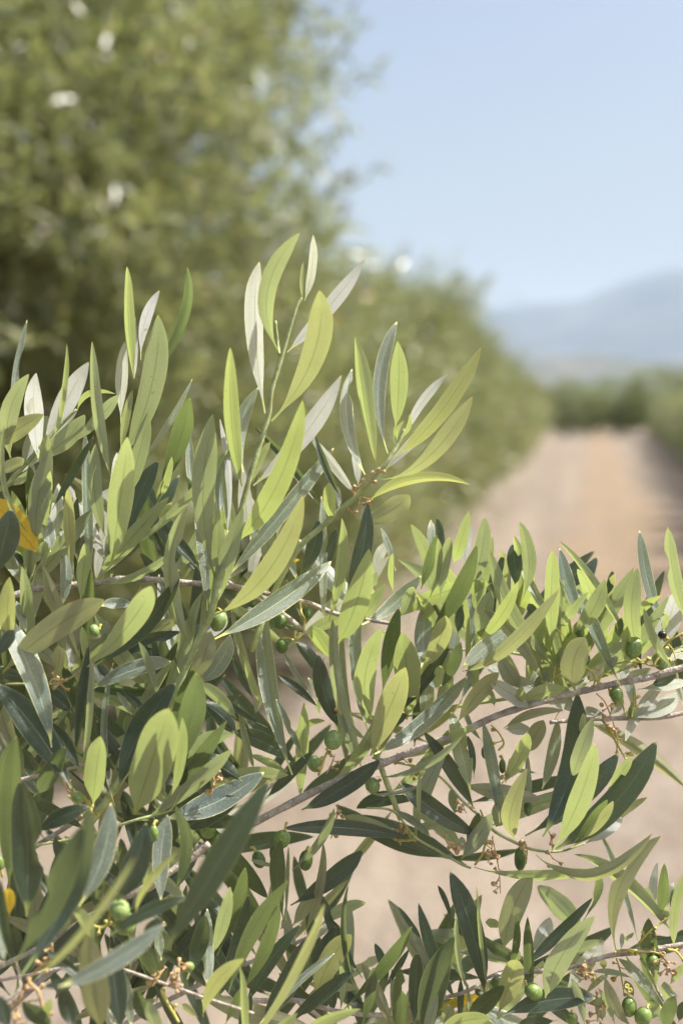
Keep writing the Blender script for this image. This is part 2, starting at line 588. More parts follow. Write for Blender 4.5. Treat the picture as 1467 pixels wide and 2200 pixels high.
SPRIGS['right_long'] = dict(depth=0.56, stems=[
    ('wood', 'PX', [(1780, 1330, 2.5), (1640, 1385, 7), (1467, 1434, 9), (1395, 1455, 8.5), (1325, 1468, 8.5), (1236, 1488, 8.5), (1151, 1511, 8.5), (1066, 1538, 8.5), (992, 1573, 9), (938, 1592, 9), (860, 1625, 9), (790, 1652, 10), (720, 1680, 10), (672, 1702, 10), (560, 1760, 10), (452, 1812, 10), (400, 1850, 10), (290, 1930, 9)], 0.0),
    ('wood', 'PX', [(1740, 1430, 1.5), (1560, 1500, 5), (1440, 1538, 6), (1345, 1543, 6), (1270, 1545, 5.5), (1180, 1552, 5)], 0.6)],
  leaves='''
@T5
10 560 96 262 74 e .0 .1
60 605 106 270 56 m .05 -.1
62 400 67 172 50 g .0 .5
110 420 99 162 62 d .05 .3
115 625 174 262 82 m -.02 .0
192 410 279 118 84 t .03 .0
240 430 291 208 48 s .0 .4
280 550 366 152 100 m .06 .2
60 795 316 313 110 e .06 -.5
322 645 342 450 56 m .0 .2
285 895 262 540 50 g .06 -.1
310 805 402 563 104 m .05 .2
215 810 230 650 66 d .0 .6
330 845 554 508 80 t .05 -.3
420 565 466 368 52 d .0 .5
535 560 515 308 90 d .04 .3
575 610 560 180 86 m .1 .2
750 988 392 317 112 m -.03 .0
808 828 540 333 58 g -.06 -.3
735 905 747 330 98 t .0 .1
772 830 770 480 52 m .0 .4
240 1015 787 548 84 o .05 -.2
238 1002 540 768 122 g -.04 .0
704 1105 360 655 84 o .05 -.4
645 710 608 638 64 d .0 .5
800 775 942 570 62 t -.04 .3
780 775 822 620 60 m .0 .5
917 742 784 330 92 g -.04 -.1
1167 856 779 282 62 m .03 -.2
868 795 1032 498 106 m .06 .2
1040 600 1073 458 56 d .05 .3
1118 1095 874 545 82 g -.03 -.3
865 1122 925 825 172 b -.12 -.6
1060 885 1121 718 54 e .04 .1
1040 925 1142 848 52 t .0 .1
1140 955 1160 760 64 t .0 .2
1225 905 1217 437 112 m -.03 .2
1362 795 1226 228 88 g -.03 -.2
1500 765 1385 206 84 m -.04 -.2
1290 945 1425 578 140 s .02 .4
1400 992 1249 658 54 m -.06 -.4
1358 785 1376 690 42 t .0 .1
1210 1115 1485 1072 72 w .06 .3
1380 960 1510 898 72 w -.05 .5
612 1222 388 1072 106 s .04 -.3
210 1305 442 1018 114 b -.03 .1
540 1200 572 1098 62 t .05 .0
560 1105 450 930 112 b .0 .4
545 1205 812 1105 92 t -.08 .3
705 1085 600 880 150 t .0 .5
110 1125 228 855 78 e .04 -.3
20 1015 152 698 128 o .04 .1
95 1115 122 980 72 t .0 .1
900 1085 1042 958 62 s .03 .4
1000 1050 1102 930 52 m .0 .2
1120 1045 1285 1000 62 w .05 .3
890 1210 1022 1256 42 s .0 .3
1050 1265 1132 1170 64 s .0 .4
1290 1088 1430 1030 62 d .05 .2
1185 1275 1425 1138 96 w .14 .3
130 1095 30 1060 60 g .0 .4
380 1010 440 1000 60 w .0 .5
420 1210 380 1100 50 t .0 .2
620 1100 720 1010 80 m .1 .5
850 1080 800 960 70 t .0 .6
''')

SPRIGS['hanging'] = dict(depth=0.56, stems=[
    ('green', 'T6', [(-260, 330, 18), (0, 385, 17), (120, 440, 17), (230, 560, 18), (330, 650, 20), (420, 740, 22), (530, 800, 22), (620, 838, 20), (720, 853, 18), (800, 848, 15), (850, 832, 13), (920, 805, 10)], 0.1),
    ('green', 'T7', [(1000, 480, 14), (1150, 500, 15), (1270, 640, 16), (1400, 720, 17), (1520, 790, 17), (1580, 815, 15)], 0.2)],
  leaves='''
@T6
312 628 25 188 90 d .03 .1
287 524 180 73 118 g .0 -.2
304 445 268 208 44 d .05 .3
447 692 358 128 88 g .05 -.4
356 242 250 30 42 g -.06 .0
356 778 -103 468 138 d -.04 -.2
530 780 604 380 126 o -.06 -.5
240 480 682 560 112 b .0 .5
425 715 472 520 112 m .05 .6
458 475 606 188 104 t .05 .2
592 305 692 120 110 b .0 .4
682 505 770 108 84 g .04 .2
686 770 872 -35 162 d .07 -.8
848 445 966 102 104 m .0 .0
900 255 915 78 46 t .0 .3
748 835 987 238 150 t .05 -1.0
588 765 1108 308 132 d .06 -.3
1050 505 1187 322 72 t .0 .3
758 838 1317 236 178 d .08 -.6
895 785 1082 566 64 o .05 -1.0
858 805 1042 570 62 e .03 -.9
928 805 1122 636 94 w .06 .4
648 872 1296 745 84 o .19 -.5
305 940 992 950 76 t .1 -.2
235 892 404 635 112 m .03 .0
243 850 235 770 50 w .0 .1
235 845 5 650 92 m .05 .5
200 655 180 500 64 m .0 .5
470 168 802 68 62 b -.1 .2
478 172 612 165 74 s .0 .3
620 600 600 300 40 g .0 .5
660 420 480 410 26 g .1 .3
260 880 330 640 70 e .0 .3
@T7
640 492 1080 213 132 d .05 -.7
440 432 706 163 76 d .0 -.5
1000 392 1322 345 30 m .06 -.2
1055 308 1543 72 48 m .09 -.5
1272 445 943 482 96 d .1 .3
1310 668 545 598 108 d .04 .2
1210 645 880 525 72 b .05 .5
1362 645 1162 498 58 g .05 -.2
1250 600 1460 560 60 m .0 .5
1305 575 1300 260 30 t .0 .3
''')

SPRIGS['lower_right'] = dict(depth=0.555, stems=[
    ('wood', 'PX', [(1760, 1990, 2), (1640, 2010, 5), (1545, 2020, 7), (1467, 2030, 7), (1432, 2035, 7), (1362, 2046, 7), (1320, 2051, 6.5), (1279, 2061, 6), (1240, 2075, 5.5), (1160, 2085, 5), (1060, 2095, 5)], 0.1),
    ('wood', 'PX', [(1180, 2078, 5), (1135, 2090, 5), (1080, 2088, 4), (1040, 2104, 4)], 0.5)],
  leaves='''
@T14
0 1425 778 1264 192 d -.08 -.7
380 1262 776 603 192 m -.06 -.6
540 1205 837 813 150 s .0 .3
692 1480 588 1098 72 m .03 -.3
690 1242 912 1055 52 g -.06 -.1
1062 1105 755 1052 56 m .1 .0
1305 1365 958 948 96 g .05 -.3
1042 1480 850 1098 104 b -.05 .0
932 1480 798 1178 52 m .0 -.1
1050 1480 908 1315 44 s .0 .0
1310 1490 1402 1248 145 e .0 -.5
937 893 1292 -22 158 b -.15 -.8
1398 772 608 108 128 t .03 .2
1110 824 808 -60 64 g .04 .0
678 655 786 262 82 e .05 .4
1235 610 1262 195 84 s -.05 .1
1272 612 1314 208 112 e .05 .2
1205 570 1172 385 92 m .0 .5
1210 1190 1190 640 190 e .0 1.0
1285 690 1332 548 102 m .0 .3
1340 530 1386 352 64 s .0 .4
1392 855 1478 258 92 m -.03 -.3
1360 1155 1480 990 82 m .0 .3
1000 812 1080 745 42 t .0 .4
975 885 985 752 48 s .0 .4
830 945 842 1032 56 b .0 .3
1250 1180 1200 950 110 m .0 .6
1380 1300 1320 1130 100 t .0 .5
1440 1260 1310 1130 50 w -.1 .1
1080 1250 1010 1120 70 m .0 .6
1150 1440 1300 1330 90 m .0 .4
830 1440 800 1250 110 m .0 .5
1430 1450 1467 1290 90 d .0 .3
360 950 420 1005 44 e .0 .5
@T13
1450 1440 1150 1467 120 d .0 .5
''')

SPRIGS['lower_middle'] = dict(depth=0.56, stems=[
    ('wood', 'PX', [(420, 2140, 7), (560, 2150, 7), (640, 2150, 6.5), (690, 2164, 6), (740, 2175, 6), (820, 2180, 6), (900, 2160, 5), (950, 2145, 5), (1000, 2130, 5), (1060, 2100, 4.5)], 0.4),
    ('wood', 'PX', [(640, 2150, 5), (680, 2180, 5), (720, 2215, 5), (800, 2240, 5), (960, 2260, 5)], 0.2)],
  leaves='''
@T12
645 700 800 428 112 b .05 .5
778 1015 988 698 115 d .05 .0
832 1335 1122 755 210 b -.08 .0
1140 1180 1088 385 58 e -.06 -.2
1205 1105 880 440 112 d -.04 .5
868 700 1238 505 122 m -.06 .6
1030 1365 1025 950 66 m .03 .3
1055 1355 1586 713 116 e .04 -.4
1195 1500 1292 1028 95 e .0 -.5
1430 1510 1195 983 115 b .05 .3
590 660 560 20 140 e -.05 .3
605 650 625 60 40 g .0 .1
750 760 900 30 90 b .05 .6
560 720 640 640 90 b .0 .5
800 800 950 690 60 w .0 .4
970 1380 960 1130 90 d .0 .4
1180 1190 780 1150 100 b .05 .8
@T13
115 1160 18 833 92 d .05 .5
95 1190 290 876 62 d .0 .4
150 1410 155 1028 46 g .0 .0
205 1580 215 1033 145 e .0 -.8
325 1520 350 912 134 d .0 -.2
425 1580 640 782 225 e -.05 -.6
440 1580 520 1228 92 m .0 -1.0
392 810 204 543 56 d .0 .2
668 1300 364 517 122 d -.04 .1
628 670 515 376 52 d .04 .5
885 1282 614 272 200 d .04 .0
725 1165 660 592 52 m -.03 -.5
760 1390 735 1150 36 m .05 -.2
908 1210 824 366 42 m -.02 -.1
1035 875 1266 272 212 b -.06 .0
1015 685 888 664 92 m .0 .6
1062 1065 1132 592 72 e .06 -.3
1222 1295 1215 630 106 e .03 .2
1120 1060 1150 880 50 m .0 .3
980 1410 1146 952 192 o .0 -.5
738 1440 1036 1168 150 e .0 -.8
520 1365 860 1255 96 y -.05 .8
515 1505 930 1410 130 t -.06 -1.5
690 1450 695 1110 62 d .0 .3
560 1480 620 1310 110 m .0 .6
760 1240 620 980 44 g .1 .5
800 1180 900 1290 60 d .0 .4
930 1230 930 1130 46 e .0 .3
@T14
690 760 320 372 190 m .07 .5
268 905 414 626 142 s .05 .3
190 1035 757 472 104 d .02 -.5
@T7
585 828 826 473 56 m .08 .0
580 1022 982 716 115 d .04 .0
520 860 475 690 60 d .0 .4
520 810 360 768 30 g .0 -.2
''')

SPRIGS['left_middle'] = dict(depth=0.53, stems=[
    ('green', 'T8', [(-300, 800, 20), (0, 792, 18), (200, 790, 17), (350, 790, 16), (450, 750, 15), (520, 690, 13), (550, 650, 10)], 0.2),
    ('wood', 'T8', [(-300, 1440, 34), (0, 1410, 34), (150, 1390, 32), (260, 1365, 30), (420, 1330, 26), (650, 1260, 22), (800, 1190, 18), (1150, 1190, 16), (1300, 1185, 14)], 1.0),
    ('green', 'T8', [(150, 1820, 20), (500, 1760, 20), (700, 1700, 20), (850, 1650, 20), (1000, 1610, 18), (1080, 1580, 15), (1130, 1480, 10)], -0.8)],
  leaves='''
@T8
0 740 664 254 200 b -.05 -1.0
545 690 968 160 165 t .04 -.3
582 685 1136 112 140 d .08 -.1
640 300 832 290 88 g -.1 .5
452 725 405 520 64 s .05 .2
540 650 520 420 58 t .0 .3
335 775 372 540 88 o .05 .0
568 832 1082 644 125 g -.05 -.2
480 1245 562 540 72 d -.02 -.2
525 1305 580 598 54 m .03 -.3
725 1560 723 648 52 g -.07 -.5
72 565 70 108 120 o .0 -.5
168 460 108 268 62 g .0 -.2
590 1570 645 1108 158 t .0 -1.0
850 1615 1077 928 275 t .0 -1.5
738 1480 1107 786 190 d -.07 -.9
950 1500 1233 738 195 e .06 -1.2
1080 1500 1157 988 74 t .04 -1.6
800 1190 850 990 140 e .0 .2
998 885 880 520 54 m .03 .3
832 985 738 840 44 g .0 .2
932 965 778 838 54 d .0 .3
692 745 618 668 66 d .0 .3
455 975 280 828 106 d .05 .0
260 965 230 610 92 m .0 .2
1500 1105 1284 905 112 d .05 .5
1490 1010 1253 780 94 m .05 .6
1335 1480 1160 1308 132 d .0 .5
1480 1390 1250 1268 104 b .0 .3
230 1345 140 1195 112 e .0 .0
440 1180 420 990 40 m .0 .2
660 1460 680 1250 60 d .0 .1
1150 1467 1130 1240 120 e .0 .0
1100 1440 1060 1330 130 d .0 .3
420 700 395 560 60 m .0 .3
@T7
10 205 264 66 98 m -.1 -.2
310 335 95 195 112 d .04 .3
230 350 80 240 90 b .0 .2
-130 545 433 277 158 g .05 -.8
-20 600 290 420 150 d .0 .1
''')

SPRIGS['shaded'] = dict(depth=0.60, stems=[
    ('wood', 'PX', [(-160, 2380, 9), (-40, 2230, 9), (150, 2050, 8), (400, 1840, 7), (640, 1640, 5)], 0.0),
    ('wood', 'PX', [(-200, 1990, 7), (-60, 1900, 7), (200, 1740, 6), (430, 1560, 4)], -1.0),
    ('wood', 'PX', [(60, 2330, 7), (200, 2240, 7), (420, 2120, 6), (720, 1990, 4)], -1.5)],
  leaves='')

SPRIGS['right_back'] = dict(depth=0.585, stems=[
    ('green', 'PX', [(1720, 1310, 1.5), (1480, 1385, 4.5), (1300, 1450, 5), (1150, 1490, 5), (1000, 1515, 4.5), (860, 1540, 4)], 0.0),
    ('green', 'PX', [(1300, 1450, 4), (1180, 1420, 4), (1080, 1400, 3.5), (960, 1395, 3)], 0.0)],
  leaves='')

SPRIGS['front'] = dict(depth=0.55, stems=[
    ('wood', 'T9', [(-420, 1560, 30), (-150, 1420, 28), (60, 1310, 26), (125, 1250, 22), (125, 1180, 18), (105, 1080, 14)], -9.0),
    ('wood', 'T9', [(1320, 330, 46), (1170, 450, 46), (900, 610, 44), (560, 790, 40), (300, 960, 38), (-200, 1200, 38)], -3.5),
    ('wood', 'T9', [(-250, 1240, 24), (120, 1170, 24), (600, 1080, 24), (780, 1125, 24), (900, 1165, 24), (1010, 1205, 24), (1320, 1310, 22), (1600, 1400, 20)], -5.0),
    ('green', 'T12', [(-300, 1700, 22), (100, 1640, 22), (380, 1580, 20), (560, 1560, 16)], -2.5)],
  leaves='''
@T9
170 790 128 -65 225 d .03 -7.8
60 605 92 -335 150 e -.03 -5.0
100 1075 517 222 215 e .03 -11.7
140 1155 562 98 200 d .06 -11.1
230 262 562 96 125 d -.05 -5.0
500 725 702 72 158 g .08 -9.1
742 695 922 203 195 d .05 -7.8
1020 725 1060 143 146 g -.04 -5.0
1108 615 1105 108 94 e .1 -4.8
220 1175 874 383 58 o .03 -13.0
860 765 1137 368 58 o -.05 -9.1
902 645 947 473 52 t .0 -5.0
372 1232 1044 828 138 g .06 -13.0
700 905 1198 668 104 d -.06 -9.1
590 965 430 715 92 t .06 -7.8
1312 1245 1312 738 104 g .0 -4.0
1180 1185 1292 780 125 d .04 -4.0
640 1500 555 895 195 b .0 -9.1
770 1530 700 995 165 d .0 -7.8
830 1490 790 1150 84 g .0 -5.5
700 1520 664 1328 62 w .0 -5.0
30 1105 -12 700 84 g .0 -10.4
80 1085 4 558 74 d -.03 -10.4
470 1500 390 1258 135 d .0 -7.8
262 1235 565 1180 75 d .0 -11.1
990 1205 918 958 115 e .0 -5.0
1020 1065 1000 880 62 g .0 -5.0
60 1520 0 1288 104 d .0 -11.7
330 1480 140 1328 112 e .0 -9.1
1000 1305 845 1370 62 m .0 -5.0
1252 1425 1148 1338 54 o .0 -5.0
62 790 58 606 92 y .0 -7.8
1040 1010 1695 -70 215 d .0 -11.7
900 960 1010 800 120 d .0 -8.5
560 1200 300 1010 90 d .0 -7.8
950 1467 860 1250 110 e .0 -5.5
480 560 340 300 90 d .0 -4.0
580 540 520 330 90 d .0 -4.0
780 600 760 300 90 e .0 -4.0
1010 1500 940 1320 100 m .0 -7.8
250 1500 330 1300 70 t .0 -8.5
@T8
330 1190 -40 300 165 g .05 -4.0
475 1500 -20 790 205 d .05 -4.5
512 1345 300 1028 112 d .04 -2.5
-30 630 88 448 95 d .0 -5.0
-60 130 72 -310 195 d .04 -4.0
215 1500 408 1192 132 e .03 -3.0
30 1550 98 1135 190 e .0 -4.5
10 1000 -40 640 120 d .0 -3.5
@T12
240 1720 932 488 96 o .03 -5.0
150 1230 612 362 155 e -.04 -2.0
230 1260 542 528 135 e .04 -2.5
280 1340 718 683 135 d -.05 -2.2
60 930 278 247 132 e .03 -1.0
0 960 177 368 115 t .03 -1.2
40 1300 305 448 160 d .05 -2.0
395 1470 772 788 230 d .05 -1.8
380 1490 988 903 72 g -.03 -3.5
-50 1410 285 938 128 o -.08 -5.0
270 1610 250 995 74 t .05 -4.5
450 1580 702 1372 105 t .0 -3.5
690 1570 1200 1338 104 t -.05 -4.0
120 1480 260 1180 80 e .0 -3.5
230 1560 330 1230 90 d .0 -3.0
550 1330 700 1050 90 d .0 -1.0
''')

# olives: branch, view, centre x, centre y, half width, half height, lean (degrees), depth offset cm, colour, stalk end x, y (same view)
OLIVES = [
    ('middle', 'T11', 780, 997, 63, 66, 10, -1.0, 'pale', 735, 1060),
    ('middle', 'T11', 447, 250, 50, 54, 0, .4, 'dark', 470, 200),
    ('middle', 'T11', 458, 405, 46, 52, 0, .4, 'dark', 530, 370),
    ('middle', 'T11', 610, 200, 42, 40, 0, .6, 'dark', 590, 150),
    ('middle', 'T15', 660, 1000, 0, 0, 0, 0, '', 0, 0),
    ('right_long', 'T5', 1192, 884, 50, 66, 20, -.3, 'green', 1230, 960),
    ('right_long', 'T5', 908, 951, 44, 46, 50, .0, 'dark', 925, 1000),
    ('right_long', 'T5', 1097, 1147, 56, 38, 80, .0, 'green', 1045, 1090),
    ('right_long', 'T5', 893, 800, 36, 26, 80, .3, 'dark', 900, 850),
    ('right_long', 'T5', 1350, 812, 28, 24, 0, -.2, 'black', 1380, 835),
    ('right_long', 'T5', 1340, 957, 58, 44, 80, .3, 'pale', 1395, 960),
    ('right_long', 'T5', 1180, 1240, 22, 36, 0, .3, 'green', 1180, 1190),
    ('hanging', 'T6', 368, 300, 26, 40, 0, .3, 'dark', 400, 255),
    ('hanging', 'T6', 462, 378, 22, 42, 0, .4, 'dark', 450, 325),
    ('hanging', 'T6', 604, 612, 26, 44, 0, .3, 'dark', 600, 560),
    ('hanging', 'T6', 562, 892, 38, 76, 0, .1, 'dark', 585, 800),
    ('hanging', 'T7', 1035, 355, 52, 42, 60, .4, 'pale', 1080, 330),
    ('hanging', 'T7', 715, 235, 55, 42, 60, .4, 'pale', 760, 200),
    ('lower_middle', 'T7', 122, 597, 54, 58, 0, -.9, 'green', 130, 668),
    ('lower_middle', 'T7', 532, 655, 52, 54, 20, -.2, 'green', 560, 560),
    ('lower_middle', 'T7', 665, 772, 43, 63, 5, .0, 'dark', 680, 700),
    ('lower_middle', 'T7', 404, 768, 40, 52, -20, .2, 'dark', 360, 700),
    ('lower_right', 'T14', 287, 1212, 72, 78, -50, -.4, 'green', 215, 1130),
    ('lower_right', 'T14', 1040, 1332, 66, 84, 0, .0, 'green', 1000, 1240),
    ('lower_right', 'T14', 1150, 1408, 74, 82, 20, -.3, 'green', 1200, 1320),
    ('lower_right', 'T14', 590, 1425, 54, 52, 0, .2, 'green', 590, 1370),
    ('lower_right', 'T14', 1395, 485, 38, 92, 8, .1, 'green', 1395, 590),
    ('lower_right', 'T14', 1222, 965, 56, 50, 0, .2, 'green', 1280, 920),
    ('lower_right', 'T13', 972, 1142, 44, 50, 0, .3, 'dark', 1000, 1080),
    ('front', 'T9', 757, 748, 74, 66, 80, -7.5, 'pale', 690, 830),
    ('front', 'T9', 790, 832, 84, 72, 60, -7.0, 'green', 680, 830),
    ('front', 'T9', 970, 265, 34, 58, 0, -4.0, 'green', 990, 190),
    ('front', 'T9', 490, 40, 46, 40, 60, -4.0, 'pale', 560, 110),
    ('front', 'T9', 1195, 1105, 36, 32, 0, -5.0, 'green', 1150, 1140),
    ('front', 'T9', 0, 455, 30, 48, 0, -6.0, 'green', 20, 540),
    ('left_middle', 'T8', 595, 455, 46, 34, 80, .6, 'pale', 640, 420),
    ('upright', 'T10', 350, 1275, 58, 70, 20, .8, 'pale', 330, 1200),
]
OLIVES = [o for o in OLIVES if o[4] > 0]

# dried flower stalks and fruit stalks: branch, view, colour, width, depth offset, points, calyx count
STALKS = [
    ('right_long', 'T5', 'yellow', 13, .0, [(1085, 975), (1160, 962), (1230, 965), (1300, 985), (1350, 975)], 3),
    ('right_long', 'T5', 'yellow', 15, -.1, [(1300, 985), (1345, 910), (1390, 845), (1470, 800)], 4),
    ('right_long', 'T5', 'yellow', 12, -.1, [(970, 1095), (975, 1050), (950, 1010), (920, 985)], 2),
    ('right_long', 'T5', 'yellow', 14, -.2, [(715, 1150), (735, 1080), (755, 990)], 4),
    ('right_long', 'T5', 'yellow', 13, -.2, [(700, 1150), (705, 1110), (680, 1070)], 1),
    ('right_long', 'T5', 'yellow', 13, .0, [(990, 1090), (1010, 1040), (1030, 1010)], 2),
    ('right_long', 'T5', 'yellow', 12, .2, [(1180, 1270), (1190, 1200), (1190, 1120)], 2),
    ('right_long', 'T6', 'dry', 8, -.2, [(985, -25), (1030, 20), (1060, 90), (1085, 160), (1105, 250)], 10),
    ('right_long', 'T6', 'yellow', 14, .5, [(1000, 105), (1050, 165), (1085, 230), (1130, 310), (1155, 350)], 5),
    ('right_long', 'T5', 'yellow', 12, .0, [(1150, 1270), (1130, 1200), (1120, 1150)], 1),
    ('right_long', 'T5', 'yellow', 10, .2, [(1360, 1020), (1420, 960), (1410, 900), (1380, 860)], 1),
    ('hanging', 'T6', 'dry', 7, -.2, [(405, 770), (425, 860), (440, 940), (448, 1010), (450, 1085)], 9),
    ('hanging', 'T6', 'dry', 7, .0, [(410, 765), (400, 850), (380, 915)], 5),
    ('hanging', 'T6', 'yellow', 14, -.1, [(310, 925), (350, 870), (370, 790), (375, 720), (340, 620)], 2),
    ('hanging', 'T6', 'dry', 7, -.1, [(90, 745), (150, 790), (180, 830), (215, 865)], 10),
    ('hanging', 'T6', 'dry', 7, -.2, [(585, 790), (600, 840), (595, 920)], 4),
    ('hanging', 'T6', 'dry', 7, -.2, [(720, 850), (735, 880), (745, 895)], 4),
    ('hanging', 'T6', 'dry', 6, -.2, [(240, 560), (245, 600), (262, 640)], 5),
    ('hanging', 'T6', 'dry', 7, .2, [(500, 340), (490, 410), (480, 470)], 6),
    ('hanging', 'T6', 'dry', 6, .0, [(720, 740), (735, 780), (740, 820)], 2),
    ('hanging', 'T6', 'yellow', 12, .1, [(440, 290), (470, 250), (440, 190), (400, 150)], 2),
    ('middle', 'T7', 'yellow', 16, -.8, [(735, 300), (770, 200), (790, 160)], 2),
    ('middle', 'T7', 'dry', 8, -.3, [(780, 290), (810, 230), (825, 185)], 4),
    ('middle', 'T7', 'dry', 8, .2, [(1170, 175), (1220, 220), (1250, 260), (1245, 310)], 8),
    ('middle', 'T7', 'dry', 8, .2, [(845, 460), (838, 520), (830, 570), (805, 650)], 10),
    ('middle', 'T7', 'dry', 7, .1, [(1180, 530), (1195, 610), (1190, 690)], 6),
    ('middle', 'T7', 'yellow', 14, .0, [(1175, 660), (1240, 660), (1240, 630), (1210, 610)], 2),
    ('middle', 'T11', 'yellow', 20, .1, [(595, 320), (545, 360), (540, 310)], 0),
    ('middle', 'T11', 'yellow', 18, .0, [(590, 310), (600, 240), (580, 200), (570, 120)], 0),
    ('middle', 'T11', 'dry', 9, .0, [(690, 760), (720, 700), (720, 480)], 3),
    ('middle', 'T11', 'dry', 10, .0, [(800, 720), (815, 790), (800, 830)], 5),
    ('right_shoot', 'T3', 'dry', 9, -.2, [(200, 1200), (185, 1180), (240, 1130), (300, 1070), (340, 1040)], 8),
    ('right_shoot', 'T3', 'dry', 9, -.2, [(215, 1225), (200, 1290), (155, 1335)], 4),
    ('right_shoot', 'T3', 'dry', 8, -.2, [(215, 1225), (260, 1235), (270, 1260)], 2),
    ('lower_right', 'T14', 'yellow', 20, -.1, [(925, 915), (945, 890), (1050, 882), (1150, 895), (1230, 900), (1320, 930)], 3),
    ('lower_right', 'T14', 'yellow', 16, -.1, [(1100, 850), (1170, 770), (1260, 690), (1390, 600)], 4),
    ('lower_right', 'T14', 'dry', 12, -.2, [(1280, 900), (1330, 980), (1350, 1060)], 12),
    ('lower_right', 'T14', 'yellow', 22, -.1, [(1340, 880), (1400, 890), (1440, 930), (1480, 980)], 2),
    ('lower_right', 'T14', 'dry', 9, -.2, [(690, 970), (680, 1030), (700, 1070)], 10),
    ('lower_right', 'T14', 'yellow', 14, .1, [(720, 1030), (760, 1080), (770, 1140)], 4),
    ('lower_right', 'T14', 'yellow', 14, .1, [(940, 950), (970, 1050), (1000, 1230)], 6),
    ('lower_right', 'T14', 'dry', 10, .1, [(780, 1200), (790, 1320), (790, 1450)], 12),
    ('lower_right', 'T14', 'green', 22, .2, [(1130, 950), (1200, 1060), (1260, 1200), (1310, 1290)], 2),
    ('front', 'T9', 'dry', 22, -9.0, [(180, 1200), (240, 1260), (270, 1380), (250, 1480)], 9),
    ('front', 'T9', 'dry', 18, -9.0, [(150, 1230), (110, 1380), (90, 1480)], 5),
    ('front', 'T9', 'dry', 16, -6.0, [(1060, 1230), (1120, 1170), (1130, 1060)], 12),
    ('front', 'T9', 'dry', 16, -5.0, [(960, 1230), (1000, 1170), (1020, 1130)], 4),
    ('front', 'T9', 'yellow', 22, -6.5, [(540, 830), (640, 860), (700, 830)], 4),
    ('front', 'T9', 'dry', 18, -7.5, [(180, 1190), (240, 1120), (320, 1060), (330, 960)], 8),
    ('front', 'T9', 'yellow', 22, -6.0, [(1020, 1260), (1060, 1340), (1130, 1460)], 2),
    ('front', 'T9', 'yellow', 20, -4.0, [(560, 60), (580, 150), (520, 90), (430, 30)], 6),
    ('left_middle', 'T8', 'dry', 14, -.6, [(1330, 1500), (1345, 1400), (1350, 1300)], 8),
    ('left_middle', 'T8', 'dry', 14, .0, [(300, 800), (350, 760), (420, 830)], 6),
    ('left_middle', 'T8', 'dry', 16, -1.0, [(440, 1480), (410, 1420), (390, 1360)], 4),
    ('upper_left', 'T4', 'dry', 12, .2, [(-60, 820), (0, 760), (15, 660)], 6),
    ('upright', 'T2', 'green', 22, .0, [(440, 915), (430, 850), (415, 700)], 0),
    ('upright', 'T15', 'yellow', 20, .3, [(610, 560), (690, 470), (690, 350)], 0),
]

LABELS = {
    'upper_left': ('silvery olive sprig at the upper left edge with a curled white leaf', ),
    'horizontal': ('grey woody olive twig running level from the left edge under a yellow leaf', ),
    'upright': ('tallest upright green olive shoot with long white and lime leaves, standing above the rest', ),
    'right_shoot': ('short slanting olive shoot with a fan of leaves in front of the tree row', ),
    'middle': ('dense olive sprig with broad lime leaves and one round pale olive in the middle', ),
    'right_long': ('long grey olive branch coming from the right edge with upright leaves and olives', ),
    'hanging': ('drooping olive twig with dark leaves and dangling dried flower stalks over the soil path', ),
    'lower_right': ('olive branch in the lower right corner with plump green olives among its leaves', ),
    'lower_middle': ('dark leaved olive twig rising from the bottom edge in front of the bare soil', ),
    'left_middle': ('leafy olive sprig at the left with large lime and olive brown leaves', ),
    'shaded': ('shaded olive branch at lower left, just behind the blurred nearest one', ),
    'right_back': ('upright pale leaved olive sprig close behind the long grey branch with olives', ),
    'front': ('nearest olive branch in the lower left corner, out of focus, with big dark leaves', ),
}
# ------------------------------------------------------------------ setting: ground, hills, mountains
def structure(name, verts, faces, material, smooth_sh=True):
    o = link_mesh(name, verts, faces, material, None, smooth_sh)
    o['kind'] = 'structure'
    return o

PATH = Vector((math.sin(PSI), math.cos(PSI), 0))      # along the path
LAT = Vector((math.cos(PSI), -math.sin(PSI), 0))      # to its right

def on_ground(d, lat, z=0.0):
    p = PATH * d + LAT * lat
    return Vector((p.x, p.y, z))

def build_ground():
    # one sheet out to the horizon, finely divided and clod-rough near the camera
    xs = sorted(set([-14000, -6000, -2500, -900, -300, -120, -60, -30] + list(np.arange(-16, 16.01, 0.22)) + [30, 60, 120, 300, 900, 2500, 6000, 14000]))
    ys = sorted(set([-400, -60, -20, -8, -3] + list(np.arange(0, 30.01, 0.22)) + list(np.arange(30, 90, 1.5)) + [120, 200, 400, 900, 2000, 4500, 9000, 16000]))
    V, Fc = [], []
    for y in ys:
        for x in xs:
            z = 0.0
            if abs(x) <= 16 and 0 <= y <= 30:
                z = 0.030 * noise.fractal(Vector((x * 1.3, y * 1.3, 0)), 0.8, 2.1, 5)
            V.append((x, y, z))
    nx = len(xs)
    for j in range(len(ys) - 1):
        for i in range(nx - 1):
            a = j * nx + i
            Fc.append((a, a + 1, a + nx + 1, a + nx))
    structure('ground', V, Fc, ground_material())

